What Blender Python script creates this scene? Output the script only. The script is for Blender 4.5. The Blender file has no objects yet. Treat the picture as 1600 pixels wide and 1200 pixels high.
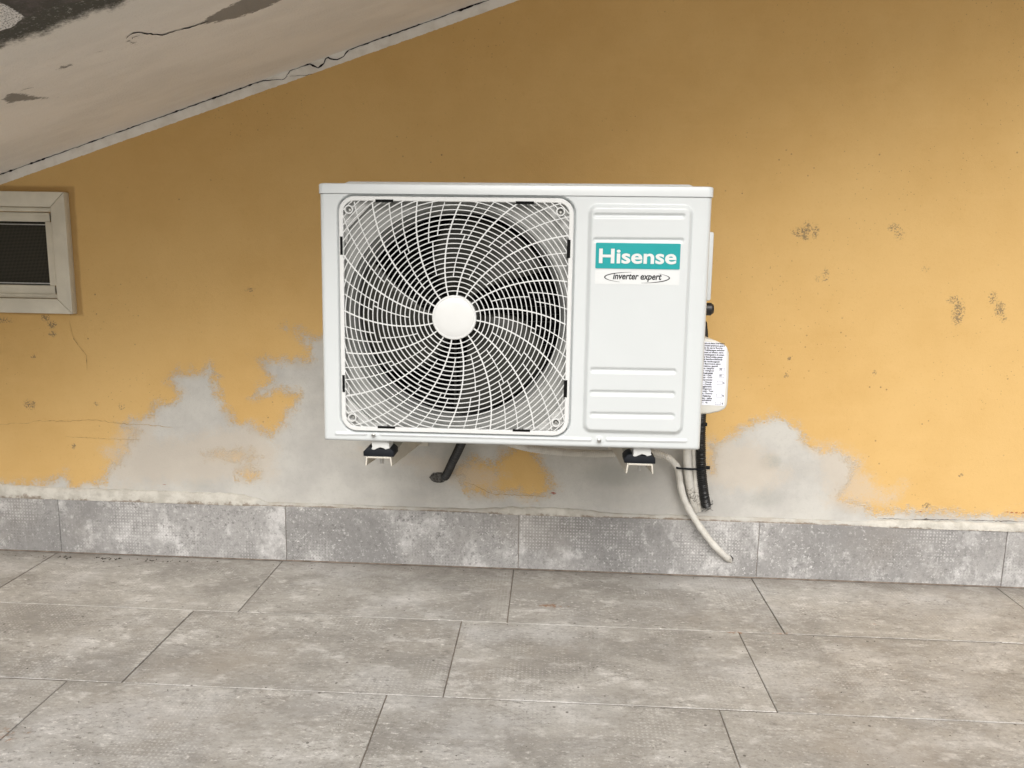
import bpy, bmesh, math, random
import numpy as np
from mathutils import Vector, Matrix, noise as mnoise
random.seed(7)
S = bpy.context.scene
COL = S.collection
PI = math.pi

# ------------------------------------------------------------------ camera
F_PX, PITCH, YAW, ROLL, CAM_H = 1230.0, 0.1671, 0.0480, 0.0180, 0.8021
fw = Vector((-math.sin(YAW)*math.cos(PITCH), math.cos(YAW)*math.cos(PITCH), -math.sin(PITCH)))
r0 = Vector((math.cos(YAW), math.sin(YAW), 0)); u0 = r0.cross(fw)
rt = r0*math.cos(ROLL) + u0*math.sin(ROLL)
up = -r0*math.sin(ROLL) + u0*math.cos(ROLL)
CAM = Vector((0, 0, CAM_H))
cd = bpy.data.cameras.new('camera'); cam = bpy.data.objects.new('camera', cd); COL.objects.link(cam)
cd.sensor_width = 36; cd.lens = F_PX/1600*36; cd.clip_start = 0.02; cd.clip_end = 500
M = Matrix.Identity(4)
for i in range(3):
    M[i][0] = rt[i]; M[i][1] = up[i]; M[i][2] = -fw[i]; M[i][3] = CAM[i]
cam.matrix_world = M
S.camera = cam

# ------------------------------------------------------------------ light
SUN_EL, SUN_AZ = math.radians(42), math.radians(180)     # azimuth: clockwise from +Y
w = bpy.data.worlds.new('World'); S.world = w; w.use_nodes = True
nt = w.node_tree; bg = nt.nodes['Background']
sky = nt.nodes.new('ShaderNodeTexSky'); sky.sky_type = 'NISHITA'; sky.sun_disc = False
sky.sun_elevation = SUN_EL; sky.sun_rotation = SUN_AZ; sky.dust_density = 6; sky.air_density = 1.2; sky.ozone_density = 1
hs = nt.nodes.new('ShaderNodeHueSaturation'); hs.inputs['Saturation'].default_value = 0.40
nt.links.new(sky.outputs[0], hs.inputs['Color']); nt.links.new(hs.outputs[0], bg.inputs['Color'])
bg.inputs['Strength'].default_value = 0.125
sd = bpy.data.lights.new('sun', 'SUN'); sd.energy = 1.8; sd.angle = math.radians(38); sd.color = (1, .99, .975)
so = bpy.data.objects.new('sun', sd); COL.objects.link(so)
sdir = Vector((math.sin(SUN_AZ)*math.cos(SUN_EL), math.cos(SUN_AZ)*math.cos(SUN_EL), math.sin(SUN_EL)))
so.rotation_euler = sdir.to_track_quat('Z', 'Y').to_euler()
vs = S.view_settings; vs.view_transform = 'Standard'; vs.look = 'None'; vs.exposure = 0.03; vs.gamma = 1; vs.use_curve_mapping = False
S.render.engine = 'CYCLES'
S.cycles.max_bounces = 8; S.cycles.diffuse_bounces = 5

# ------------------------------------------------------------------ measured places
SK_Y = 1.904          # face of the tiled skirting
WALL_Y = 1.914        # face of the plastered wall
SK_H = 0.1468
def ray(px, py):
    return fw + rt*((px-800)/F_PX) + up*((600-py)/F_PX)
def at(px, py, Y):                      # point on the vertical plane y = Y
    d = ray(px, py); return CAM + d*(Y/d.y)
def at_z(px, py, z):
    d = ray(px, py); return CAM + d*((z-CAM_H)/d.z)
SL, SC = 0.3381, 0.1400 + CAM_H + 0.3381*1.348          # yellow paint stops along z = SC + SL x
SOF = 0.026                                             # soffit meets the wall that much higher
def at_soffit(px, py):
    d = ray(px, py); c = SC + SOF
    t = (c - CAM_H)/(d.z - SL*d.x); return CAM + d*t

# ------------------------------------------------------------------ helpers
def tag(o, label=None, cat=None, group=None, kind=None):
    if label: o['label'] = label
    if cat: o['category'] = cat
    if group: o['group'] = group
    if kind: o['kind'] = kind
    return o
def empty(name, loc=(0, 0, 0)):
    o = bpy.data.objects.new(name, None); COL.objects.link(o); o.location = loc; o.empty_display_size = .1; return o
def link(name, me, mat, parent=None, smooth=False):
    o = bpy.data.objects.new(name, me); COL.objects.link(o)
    if mat:
        for m in (mat if isinstance(mat, (list, tuple)) else [mat]): me.materials.append(m)
    if parent: o.parent = parent
    if smooth:
        me.polygons.foreach_set('use_smooth', [True]*len(me.polygons))
    return o
class MB:
    def __init__(s): s.v = []; s.f = []
    def add(s, vs_, fs):
        b = len(s.v); s.v += [tuple(p) for p in vs_]; s.f += [tuple(i+b for i in f) for f in fs]
    def box(s, a, b):
        x0, y0, z0 = a; x1, y1, z1 = b
        s.add([(x0,y0,z0),(x1,y0,z0),(x1,y1,z0),(x0,y1,z0),(x0,y0,z1),(x1,y0,z1),(x1,y1,z1),(x0,y1,z1)],
              [(3,2,1,0),(4,5,6,7),(0,1,5,4),(1,2,6,5),(2,3,7,6),(3,0,4,7)])
    def prism(s, poly, y0, y1):           # polygon of (x, z), extruded along y
        n = len(poly)
        s.add([(x, y0, z) for x, z in poly]+[(x, y1, z) for x, z in poly],
              [tuple(range(n)), tuple(range(2*n-1, n-1, -1))]+[(i, i+n, (i+1) % n+n, (i+1) % n) for i in range(n)])
    def tube(s, pts, rad, sides=14, cap=True):
        pts = [Vector(p) for p in pts]; n = len(pts)
        R_ = rad if callable(rad) else (lambda i: rad)
        t0 = (pts[1]-pts[0]).normalized(); a = t0.orthogonal().normalized(); vs_ = []
        for i, p in enumerate(pts):
            t = (pts[min(i+1, n-1)]-pts[max(i-1, 0)]).normalized()
            a = (a - t*a.dot(t)).normalized(); b = t.cross(a)
            for k in range(sides):
                q = 2*PI*k/sides; vs_.append(p + (a*math.cos(q)+b*math.sin(q))*R_(i))
        fs = [(i*sides+k, i*sides+(k+1) % sides, (i+1)*sides+(k+1) % sides, (i+1)*sides+k) for i in range(n-1) for k in range(sides)]
        if cap: fs += [tuple(range(sides-1, -1, -1)), tuple((n-1)*sides+k for k in range(sides))]
        s.add(vs_, fs)
    def ribbon(s, pts, w_, d_):           # strip in the xz plane, width w_, going d_ deep along +y
        n = len(pts)
        if n < 2: return
        P = [Vector(p) for p in pts]; L = []
        for i, p in enumerate(P):
            t = P[min(i+1, n-1)]-P[max(i-1, 0)]
            m = Vector((-t.z, 0, t.x)).normalized()*w_*.5; L.append((p+m, p-m))
        vs_ = []
        for a, b in L: vs_ += [a, b, a+Vector((0, d_, 0)), b+Vector((0, d_, 0))]
        fs = []
        for i in range(n-1):
            q, r = 4*i, 4*i+4
            fs += [(q, q+1, r+1, r), (q+2, q, r, r+2), (q+1, q+3, r+3, r+1), (q+3, q+2, r+2, r+3)]
        fs += [(0, 2, 3, 1), (4*n-4, 4*n-3, 4*n-1, 4*n-2)]
        s.add(vs_, fs)
    def mesh(s, name, bevel=0, seg=2):
        me = bpy.data.meshes.new(name); me.from_pydata(s.v, [], s.f)
        bm = bmesh.new(); bm.from_mesh(me)
        bmesh.ops.recalc_face_normals(bm, faces=bm.faces)
        if bevel:
            bmesh.ops.bevel(bm, geom=[e for e in bm.edges if e.calc_face_angle(0) > .35], offset=bevel, segments=seg, affect='EDGES', profile=.5, clamp_overlap=True)
        bm.to_mesh(me); bm.free(); me.update(); return me
    def build(s, name, mat, parent=None, bevel=0, smooth=False, seg=2):
        o = link(name, s.mesh(name, bevel, seg), mat, parent, smooth or bevel > 0)
        if bevel > 0 or smooth:
            try: o.data.set_sharp_from_angle(angle=math.radians(38))
            except Exception: pass
        return o
def smooth_path(pts, step=.004):
    P = [Vector(p) for p in pts]; out = []
    for i in range(len(P)-1):
        p0 = P[max(i-1, 0)]; p1 = P[i]; p2 = P[i+1]; p3 = P[min(i+2, len(P)-1)]
        n = max(2, int((p2-p1).length/step))
        for k in range(n):
            t = k/n
            out.append(.5*((2*p1)+(-p0+p2)*t+(2*p0-5*p1+4*p2-p3)*t*t+(-p0+3*p1-3*p2+p3)*t**3))
    out.append(P[-1]); return out
def sdf_poly(X, Z, poly):               # positive inside
    poly = np.array(poly, float); n = len(poly); d = np.full(X.shape, 1e9); ins = np.zeros(X.shape, bool)
    for i in range(n):
        a = poly[i]; b = poly[(i+1) % n]; e = b-a
        t = np.clip(((X-a[0])*e[0]+(Z-a[1])*e[1])/(e@e+1e-12), 0, 1)
        d = np.minimum(d, (X-a[0]-t*e[0])**2+(Z-a[1]-t*e[1])**2)
        c = ((a[1] > Z) != (b[1] > Z)) & (X < (b[0]-a[0])*(Z-a[1])/((b[1]-a[1]) if b[1] != a[1] else 1e-12)+a[0])
        ins ^= c
    return np.where(ins, 1, -1)*np.sqrt(d)
def grid_mesh(name, xs, zs, fn, keep=None):
    nx, nz = len(xs), len(zs)
    X, Z = np.meshgrid(np.array(xs), np.array(zs)); V = fn(X, Z).reshape(-1, 3)
    i = np.arange(nx*nz).reshape(nz, nx)
    Fq = np.stack([i[:-1, :-1], i[:-1, 1:], i[1:, 1:], i[1:, :-1]], -1).reshape(-1, 4)
    if keep is not None:
        cx = ((X[:-1, :-1]+X[1:, 1:])/2).ravel(); cz = ((Z[:-1, :-1]+Z[1:, 1:])/2).ravel(); Fq = Fq[keep(cx, cz)]
    me = bpy.data.meshes.new(name); me.from_pydata(V.tolist(), [], Fq.tolist()); me.update()
    return me, X.ravel(), Z.ravel()
def attr(me, name, vals):
    a = me.attributes.new(name, 'FLOAT', 'POINT'); a.data.foreach_set('value', np.asarray(vals, dtype=np.float32))

# ------------------------------------------------------------------ node helper
class NT:
    def __init__(s, name, rough=.8, spec=.3):
        s.m = bpy.data.materials.new(name); s.m.use_nodes = True; s.t = s.m.node_tree; s.b = s.t.nodes['Principled BSDF']
        s.b.inputs['Roughness'].default_value = rough; s.b.inputs['Specular IOR Level'].default_value = spec
    def n(s, t, **k):
        o = s.t.nodes.new(t)
        for a, b in k.items(): setattr(o, a, b)
        return o
    def l(s, a, b): s.t.links.new(a, b)
    def put(s, sock, v):
        if isinstance(v, (int, float)): sock.default_value = v
        elif isinstance(v, tuple): sock.default_value = v if len(v) == 4 or sock.type == 'VECTOR' else (*v, 1)
        else: s.l(v, sock)
    def co(s, scale=(1, 1, 1), add=None):
        g = s.n('ShaderNodeNewGeometry').outputs['Position']
        if not hasattr(s, '_tc'): s._tc = s.n('ShaderNodeTexCoord')
        m = s.n('ShaderNodeMapping'); s.l(s._tc.outputs['Object'], m.inputs[0]); m.inputs['Scale'].default_value = scale
        if add is not None: s.l(add, m.inputs['Location'])
        return m.outputs[0]
    def noise(s, scale, detail=4, rough=.5, vec=None, dist=0):
        o = s.n('ShaderNodeTexNoise'); o.inputs['Scale'].default_value = scale; o.inputs['Detail'].default_value = detail
        o.inputs['Roughness'].default_value = rough; o.inputs['Distortion'].default_value = dist
        s.l(vec if vec is not None else s.co(), o.inputs['Vector']); return o.outputs[0]
    def vor(s, scale, vec=None, feature='F1', out=0):
        o = s.n('ShaderNodeTexVoronoi', feature=feature); o.inputs['Scale'].default_value = scale
        s.l(vec if vec is not None else s.co(), o.inputs['Vector']); return o.outputs[out]
    def math(s, op, a, b=0., c=None):
        o = s.n('ShaderNodeMath', operation=op); s.put(o.inputs[0], a); s.put(o.inputs[1], b)
        if c is not None: s.put(o.inputs[2], c)
        return o.outputs[0]
    def ramp(s, v, lo, hi, a=0., b=1.):
        o = s.n('ShaderNodeMapRange', interpolation_type='SMOOTHSTEP'); s.put(o.inputs[0], v)
        o.inputs[1].default_value = lo; o.inputs[2].default_value = hi; o.inputs[3].default_value = a; o.inputs[4].default_value = b
        return o.outputs[0]
    def mix(s, f, a, b, mode='MIX'):
        o = s.n('ShaderNodeMix', data_type='RGBA', blend_type=mode); s.put(o.inputs[0], f); s.put(o.inputs[6], a); s.put(o.inputs[7], b)
        return o.outputs[2]
    def at(s, name): return s.n('ShaderNodeAttribute', attribute_name=name).outputs['Fac']
    def sep(s, v): o = s.n('ShaderNodeSeparateXYZ'); s.l(v, o.inputs[0]); return o.outputs
    def comb(s, x, y, z):
        o = s.n('ShaderNodeCombineXYZ'); s.put(o.inputs[0], x); s.put(o.inputs[1], y); s.put(o.inputs[2], z); return o.outputs[0]
    def bump(s, h, dist, strength=1.):
        o = s.n('ShaderNodeBump'); o.inputs['Distance'].default_value = dist; o.inputs['Strength'].default_value = strength
        s.l(h, o.inputs['Height']); s.l(o.outputs[0], s.b.inputs['Normal']); return o
    def out(s, col, rough=None):
        s.put(s.b.inputs['Base Color'], col)
        if rough is not None: s.put(s.b.inputs['Roughness'], rough)
        return s.m
def simple(name, col, rough=.5, spec=.4, var=.06, scale=40, bump=0., metal=0., bscale=300):
    k = NT(name, rough, spec); f = k.noise(scale, 5, .6)
    c2 = tuple(c*(1-var*2) for c in col); cc = k.mix(k.ramp(f, .3, .7), col, c2)
    if bump: k.bump(k.noise(bscale, 3, .6), bump)
    k.b.inputs['Metallic'].default_value = metal
    return k.out(cc)

# ------------------------------------------------------------------ materials
def m_wall():
    k = NT('painted_plaster', .9, .15)
    YEL, YEL2, GREY, GREY2, BEI, WH = (.655,.435,.176), (.61,.393,.15), (.55,.54,.505), (.465,.455,.43), (.56,.46,.33), (.84,.82,.77)
    big = k.noise(2.2, 4, .55); mid = k.noise(14, 5, .6); fine = k.noise(170, 3, .7); grain = k.noise(520, 2, .5)
    c = k.mix(k.ramp(big, .35, .65), YEL, YEL2)
    c = k.mix(k.ramp(mid, .3, .75, 0, .35), c, (.69,.465,.195))
    c = k.mix(k.ramp(fine, .55, .75, 0, .22), c, (.52,.29,.08))
    # horizontal roller marks
    roll = k.noise(1, 3, .6, k.co((5, 1, 45)))
    c = k.mix(k.ramp(roll, .5, .8, 0, .15), c, (.70,.48,.21))
    # small pits
    def pits(scale, th, col, base, amt=1., lo=.55, hi=.7, sc=3.):
        nonlocal_c = base
        d = k.vor(scale, out=0); rnd = k.sep(k.vor(scale, out=1))[0]
        on = k.math('GREATER_THAN', rnd, th)
        dm = k.ramp(d, .10, .20, amt, 0)
        area = k.ramp(k.noise(sc, 2, .5), lo, hi)
        return k.mix(k.math('MULTIPLY', k.math('MULTIPLY', on, dm), area), base, col)
    c = pits(75, .86, (.2,.13,.07), c, .7, .46, .62)
    c = pits(120, .72, (.3,.19,.08), c, .6, .48, .62, 5)
    # scuffs
    sc = k.at('scuff'); sf = k.ramp(k.math('MULTIPLY', sc, k.ramp(k.noise(260, 4, .75), .40, .64, .1, 1.4)), .18, .62, 0, .72)
    c = k.mix(sf, c, (.13,.115,.09))
    # brown sealant halo at the window
    c = k.mix(k.ramp(k.math('ADD', k.at('seal'), k.math('MULTIPLY', k.math('SUBTRACT', mid, .5), .01)), -.004, .003, 0, .6), c, (.36,.215,.085))
    # filler patch
    n1 = k.math('MULTIPLY', k.math('SUBTRACT', k.noise(38, 6, .75), .5), .10)
    n2 = k.math('MULTIPLY', k.math('SUBTRACT', k.noise(1, 3, .6, k.co((200, 60, 420))), .5), .06)
    p = k.math('ADD', k.math('ADD', k.at('patch'), n1), n2)
    g = k.mix(k.ramp(k.noise(9, 5, .6), .35, .65), GREY, GREY2)
    g = k.mix(k.ramp(k.noise(1, 4, .6, k.co((6, 6, 24))), .52, .75, 0, .6), g, (.52,.50,.45))
    g = k.mix(k.ramp(fine, .5, .72, 0, .18), g, (.33,.325,.30))
    g = k.mix(k.ramp(k.at('damp'), 0, 1, 0, .55), g, (.30,.305,.28))
    fe = k.math('MULTIPLY', k.ramp(p, -.012, .02), k.ramp(k.math('ADD', k.at('patch'), k.math('MULTIPLY', k.math('SUBTRACT', mid, .5), .06)), -.012, .028, .72, 1))
    c = k.mix(fe, c, g)
    # translucent wash of filler
    pl = k.math('ADD', k.at('wash'), k.math('ADD', n1, n2))
    c = k.mix(k.ramp(pl, -.02, .03, 0, .62), c, (.55,.49,.41))
    # red paint remnants
    rd = k.ramp(k.math('MULTIPLY', k.at('red'), k.noise(90, 4, .7, k.co((1, 1, 2)))), .36, .46, 0, .8)
    c = k.mix(rd, c, (.28,.045,.03))
    # unpainted white strip under the eaves
    s_ = k.math('ADD', k.at('strip'), k.math('MULTIPLY', k.math('SUBTRACT', k.noise(90, 5, .75), .5), .0065))
    whc = k.mix(k.ramp(k.noise(25, 5, .6), .4, .7), WH, (.72,.69,.63))
    c = k.mix(k.ramp(s_, -.0006, .0006), c, whc)
    h = k.math('ADD', k.math('MULTIPLY', grain, .5), k.math('MULTIPLY', k.ramp(p, -.01, .02), 1.2))
    h = k.math('ADD', h, k.math('MULTIPLY', mid, 1.5))
    k.bump(h, .0011, .8)
    return k.out(c)
def m_bead():
    k = NT('mortar', .85, .2)
    a = k.at('white'); n = k.noise(30, 5, .65)
    wcol = k.mix(k.ramp(n, .38, .66), (.60,.58,.525), (.47,.45,.40)); gcol = k.mix(k.ramp(n, .35, .65), (.50,.49,.455), (.42,.39,.34))
    c = k.mix(k.ramp(k.math('ADD', a, k.math('SUBTRACT', k.noise(12, 3), .5)), .3, .7), gcol, wcol)
    low = k.at('low'); dirt = k.math('ADD', low, k.math('MULTIPLY', k.math('SUBTRACT', k.noise(22, 6, .75), .5), 1.5))
    c = k.mix(k.ramp(k.math('ADD', dirt, k.math('MULTIPLY', k.math('SUBTRACT', 1., a), .20)), .88, 1.12, 0, .8), c, (.20,.15,.11))
    c = k.mix(k.ramp(k.noise(200, 3, .7), .6, .75, 0, .4), c, (.26,.22,.18))
    k.bump(k.noise(90, 5, .65), .003)
    return k.out(c)
def m_tile(name, tone, floor):
    k = NT(name, .55 if floor else .6, .35)
    # every tile carries its own random offset
    to = k.n('ShaderNodeAttribute', attribute_name='toff').outputs['Vector']
    if not hasattr(k, '_tc'): k._tc = k.n('ShaderNodeTexCoord')
    def cc(sc):
        v = k.n('ShaderNodeVectorMath', operation='ADD'); k.l(k._tc.outputs['Object'], v.inputs[0]); k.l(to, v.inputs[1])
        m = k.n('ShaderNodeMapping'); k.l(v.outputs[0], m.inputs[0]); m.inputs['Scale'].default_value = sc; return m.outputs[0]
    st = (1, 1.7, 1) if floor else (1, 1, .8)
    A, B, C_ = tone
    cloud = k.noise(4.2, 7, .68, cc(st), .4); mid = k.noise(17, 7, .7, cc(st)); fine = k.noise(75, 5, .75, cc(st)); vf = k.noise(260, 3, .7, cc(st))
    c = k.mix(k.ramp(cloud, .36, .60), A, B)
    if floor:
        c = k.mix(k.ramp(k.noise(2.3, 6, .65, k.co((1, 1.3, 1))), .47, .66, 0, .62), c, (.60,.595,.585))
        c = k.mix(k.ramp(k.noise(1.9, 5, .65, k.co((1, 1.4, 3))), .50, .68, 0, .45), c, (.20,.19,.175))
    tone_ = k.math('FRACT', k.math('MULTIPLY', k.sep(to)[0], .37)); c = k.mix(k.math('MULTIPLY', tone_, .28), c, A)
    c = k.mix(k.ramp(k.math('ADD', mid, k.math('MULTIPLY', k.math('SUBTRACT', cloud, .5), .6)), .52, .70, 0, .75), c, C_)
    c = k.mix(k.ramp(fine, .52, .66, 0, .42), c, tuple(x*.62 for x in A))
    c = k.mix(k.ramp(fine, .30, .44, .38, 0), c, tuple(min(1, x*1.35) for x in C_))
    c = k.mix(k.ramp(vf, .56, .70, 0, .38), c, tuple(x*.55 for x in A))
    fl1 = k.noise(1, 5, .75, cc((60, 130, 60) if floor else (110, 110, 110))); fl2 = k.noise(1, 5, .75, cc((75, 150, 80) if floor else (140, 140, 140)))
    patchy = k.ramp(k.noise(7, 4, .6, cc(st)), .38, .62, .25, 1)
    c = k.mix(k.math('MULTIPLY', k.ramp(fl1, .55, .66, 0, .78), patchy), c, tuple(x*.55 for x in A))
    c = k.mix(k.math('MULTIPLY', k.ramp(fl2, .56, .68, 0, .78), patchy), c, tuple(min(1, x*1.3) for x in C_))
    # warm dirt veil
    c = k.mix(k.ramp(k.noise(2.6, 5, .6), .5, .72, 0, .38 if floor else .2), c, (.33,.285,.23))
    c = k.mix(k.ramp(k.noise(1, 4, .6, k.co((6, 26, 1) if floor else (20, 1, 6))), .55, .75, 0, .3), c, tuple(x*.7 for x in B))
    # woven print: rows of little dots that show only here and there
    sx = k.sep(cc((1, 1, 1))); q = 2*PI/.0078
    vv = sx[1] if floor else sx[2]
    dots = k.math('MULTIPLY', k.math('MAXIMUM', k.math('SINE', k.math('MULTIPLY', sx[0], q)), 0), k.math('MAXIMUM', k.math('SINE', k.math('MULTIPLY', vv, q*.95)), 0))
    dm = k.math('MULTIPLY', k.ramp(dots, .15, .6), k.ramp(k.noise(5.5, 4, .6, cc((1.4, 1, 1))), .50, .62))
    c = k.mix(k.math('MULTIPLY', dm, .22 if floor else .38), c, tuple(x*.5 for x in A))
    dm2 = k.math('MULTIPLY', k.ramp(dots, .1, .5, 0, 1), k.ramp(k.noise(6.5, 4, .6, cc((1, 1.3, 1.2))), .52, .62))
    c = k.mix(k.math('MULTIPLY', dm2, .18 if floor else .30), c, tuple(min(1, x*1.5) for x in C_))
    if floor:
        # dark and rusty specks
        d = k.vor(42, out=0); rn = k.sep(k.vor(42, out=1))
        sp = k.math('MULTIPLY', k.math('GREATER_THAN', rn[0], .86), k.ramp(d, .07, .15, .8, 0))
        c = k.mix(sp, c, (.09,.08,.07))
        d2 = k.vor(75, k.co((1, 1, 1)), out=0); rn2 = k.sep(k.vor(75, k.co((1, 1, 1)), out=1))
        sp2 = k.math('MULTIPLY', k.math('GREATER_THAN', rn2[1], .93), k.ramp(d2, .08, .2, .7, 0))
        c = k.mix(sp2, c, (.6,.58,.54))
        ru = k.ramp(k.math('MULTIPLY', k.at('rust'), k.noise(70, 4, .7)), .34, .46, 0, .7)
        c = k.mix(ru, c, (.27,.12,.045))
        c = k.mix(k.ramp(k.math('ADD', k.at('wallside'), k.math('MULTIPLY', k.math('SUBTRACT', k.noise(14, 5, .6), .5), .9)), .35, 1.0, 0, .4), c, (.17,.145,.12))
    k.bump(k.math('ADD', k.math('MULTIPLY', mid, 1.), k.math('MULTIPLY', vf, .5)), .0007, .7)
    return k.out(c, k.ramp(mid, .3, .7, .45, .68))
def m_soffit():
    k = NT('stained_render', .9, .15)
    big = k.noise(1, 5, .6, k.co((3, 9, 3))); mid = k.noise(1, 5, .65, k.co((9, 30, 9))); fine = k.noise(240, 3, .7)
    c = k.mix(k.ramp(big, .35, .65), (.89,.85,.80), (.81,.775,.73))
    c = k.mix(k.ramp(mid, .45, .75, 0, .5), c, (.90,.875,.83))
    c = k.mix(k.ramp(fine, .6, .78, 0, .25), c, (.30,.27,.23))
    p = k.math('ADD', k.at('peel'), k.math('MULTIPLY', k.math('SUBTRACT', k.noise(1, 5, .8, k.co((60, 150, 60))), .5), .045))
    c = k.mix(k.ramp(p, -.002, .003, 0, .8), c, (.17,.155,.135))
    e = k.math('ADD', k.at('edge'), k.math('MULTIPLY', k.math('SUBTRACT', k.noise(22, 7, .8), .5), .11))
    halo = k.ramp(e, -.11, -.03, 0, .55)
    c = k.mix(halo, c, (.80,.78,.74))
    wet = k.mix(k.ramp(k.noise(130, 4, .8), .56, .66), (.10,.10,.09), (.34,.34,.325))
    c = k.mix(k.ramp(e, -.012, .022), c, wet)
    pk = k.mix(k.ramp(k.noise(20, 4, .6), .4, .6), (.17,.145,.15), (.10,.095,.09))
    c = k.mix(k.ramp(k.math('ADD', e, -.065), -.01, .02, 0, .8), c, pk)
    lump = k.math('ADD', k.at('lump'), k.math('MULTIPLY', k.math('SUBTRACT', k.noise(200, 3, .7), .5), .01))
    lc = k.mix(k.ramp(k.noise(320, 3, .8), .50, .60), (.85,.85,.85), (.25,.25,.25))
    c = k.mix(k.ramp(lump, -.001, .001), c, lc)
    k.bump(k.math('ADD', fine, k.math('MULTIPLY', big, 3.)), .0015)
    return k.out(c)
M_WALL, M_BEAD, M_SOF = m_wall(), m_bead(), m_soffit()
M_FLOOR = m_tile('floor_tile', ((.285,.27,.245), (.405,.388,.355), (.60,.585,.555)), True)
M_SKIRT = m_tile('skirting_tile', ((.25,.245,.24), (.385,.378,.37), (.61,.603,.595)), False)
M_GROUT = simple('grout', (.34,.285,.235), .95, .1, .2, 30)
M_WHITE = simple('white_enamel', (.60,.63,.635), .28, .5, .012, 6, .00008, bscale=600)
M_PLAST = simple('white_plastic', (.68,.69,.68), .4, .45, .02, 20)
M_COVER = simple('cream_plastic', (.62,.61,.56), .45, .4, .02, 20)
M_SHROUD = simple('grey_sheet', (.35,.355,.34), .5, .4, .05, 20)
M_SHEET = simple('pale_sheet', (.58,.585,.57), .5, .4, .05, 20)
M_BLADE = simple('dark_blade', (.045,.045,.037), .45, .4, .1, 20)
M_BLACK = simple('black_cavity', (.008,.008,.008), .8, .1, .1, 20)
M_RUBBER = simple('black_rubber', (.008,.010,.014), .6, .25, .1, 60)
M_TEAL = simple('teal_print', (.0,.31,.32), .35, .45, .03, 30)
M_INK = simple('black_ink', (.015,.015,.018), .5, .3, 0)
M_STICK = simple('white_sticker', (.78,.80,.88), .4, .4, .01, 30)
M_CLEAR = simple('pale_sticker', (.69,.71,.71), .25, .5, .01, 30)
M_SCREW = simple('zinc', (.55,.55,.53), .35, .5, .1, 80, metal=.9)
M_BRKT = simple('cream_powder_coat', (.62,.585,.51), .45, .4, .06, 20)
M_HOSE = simple('white_hose', (.72,.70,.65), .5, .4, .07, 25)
M_PIPE = simple('pipe_wrap', (.66,.64,.60), .5, .4, .08, 18)
M_BLKCON = simple('black_conduit', (.017,.017,.017), .38, .5, .1, 60)
M_CRACK = simple('crack_dark', (.022,.018,.022), .95, .05, .2, 90)
M_HAIR = simple('crack_dust', (.52,.345,.15), .95, .05, .2, 90)
M_CASING = simple('aged_pvc', (.70,.66,.55), .5, .35, .07, 12, .0003, bscale=90)
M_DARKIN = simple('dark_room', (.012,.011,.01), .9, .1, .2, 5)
def m_dirtyhose():
    k = NT('dirty_hose', .55, .4)
    c = k.mix(k.ramp(k.noise(30, 5, .6), .4, .7), (.66,.645,.60), (.55,.53,.48))
    s = k.ramp(k.math('MULTIPLY', k.noise(230, 4, .8), k.at('dirt')), .34, .42, 0, .85)
    c = k.mix(s, c, (.08,.065,.05)); return k.out(c)
M_DHOSE = m_dirtyhose()
def m_screen():
    k = NT('insect_mesh', .8, .1)
    x, y, z = k.sep(k.co()); q = 2*PI/.0035
    g = k.math('MAXIMUM', k.math('SINE', k.math('MULTIPLY', x, q)), k.math('SINE', k.math('MULTIPLY', z, q)))
    return k.out(k.mix(k.ramp(g, .5, .95), (.016,.015,.013), (.085,.08,.062)))
M_SCREEN = m_screen()

# ------------------------------------------------------------------ floor
TL, RW = 0.6, 0.3006
ROWS = [1.9108, 1.6102]; OFF = [-0.6787, -0.7783, -0.8812]
y = 1.6102
for i in range(20): y -= RW; ROWS.append(y)
fm = MB(); toff = []; mats = []
rs = random.Random(3)
fm.box((-9, -9, -.06), (9, 2.0, -.0035)); mats += [1]*6; toff += [(0, 0, 0)]*8
G = .0009
for i in range(len(ROWS)-1):
    y1 = ROWS[i]+(.06 if i == 0 else -G); y0 = ROWS[i+1]+G
    o = OFF[i] if i < 3 else -0.8812-.1*(i-2)-(0.03 if i % 2 else 0)
    for j in range(-7 if i < 7 else -12, 12):
        xa, xb = o+j*TL+G, o+(j+1)*TL-G
        if xb < -5.5 or xa > 5.5: continue
        dz = rs.uniform(-.0005, .0005); e = .0012
        b = len(fm.v)
        # subdivided top so that attributes can vary
        nx, ny = (24, 12) if abs(xa) < 2 and i < 4 else (2, 1)
        xs = [xa]+[xa+e+(xb-xa-2*e)*a/nx for a in range(nx+1)]+[xb]; ys = [y0]+[y0+e+(y1-y0-2*e)*a/ny for a in range(ny+1)]+[y1]
        vs_ = [(X, Y, dz-(.0012 if (a in (0, len(xs)-1) or c in (0, len(ys)-1)) else 0)) for c, Y in enumerate(ys) for a, X in enumerate(xs)]
        n = len(xs)
        fs = [(c*n+a, c*n+a+1, (c+1)*n+a+1, (c+1)*n+a) for c in range(len(ys)-1) for a in range(n-1)]
        t = (rs.uniform(-40, 40), rs.uniform(-40, 40), rs.uniform(-40, 40))
        fm.add(vs_, fs); toff += [t]*len(vs_); mats += [0]*len(fs)
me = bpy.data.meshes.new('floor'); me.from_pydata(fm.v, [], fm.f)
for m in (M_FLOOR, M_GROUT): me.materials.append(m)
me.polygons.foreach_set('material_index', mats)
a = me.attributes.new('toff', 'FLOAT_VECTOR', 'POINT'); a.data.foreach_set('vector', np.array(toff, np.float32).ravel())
V = np.array(fm.v); rust = np.zeros(len(V))
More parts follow.
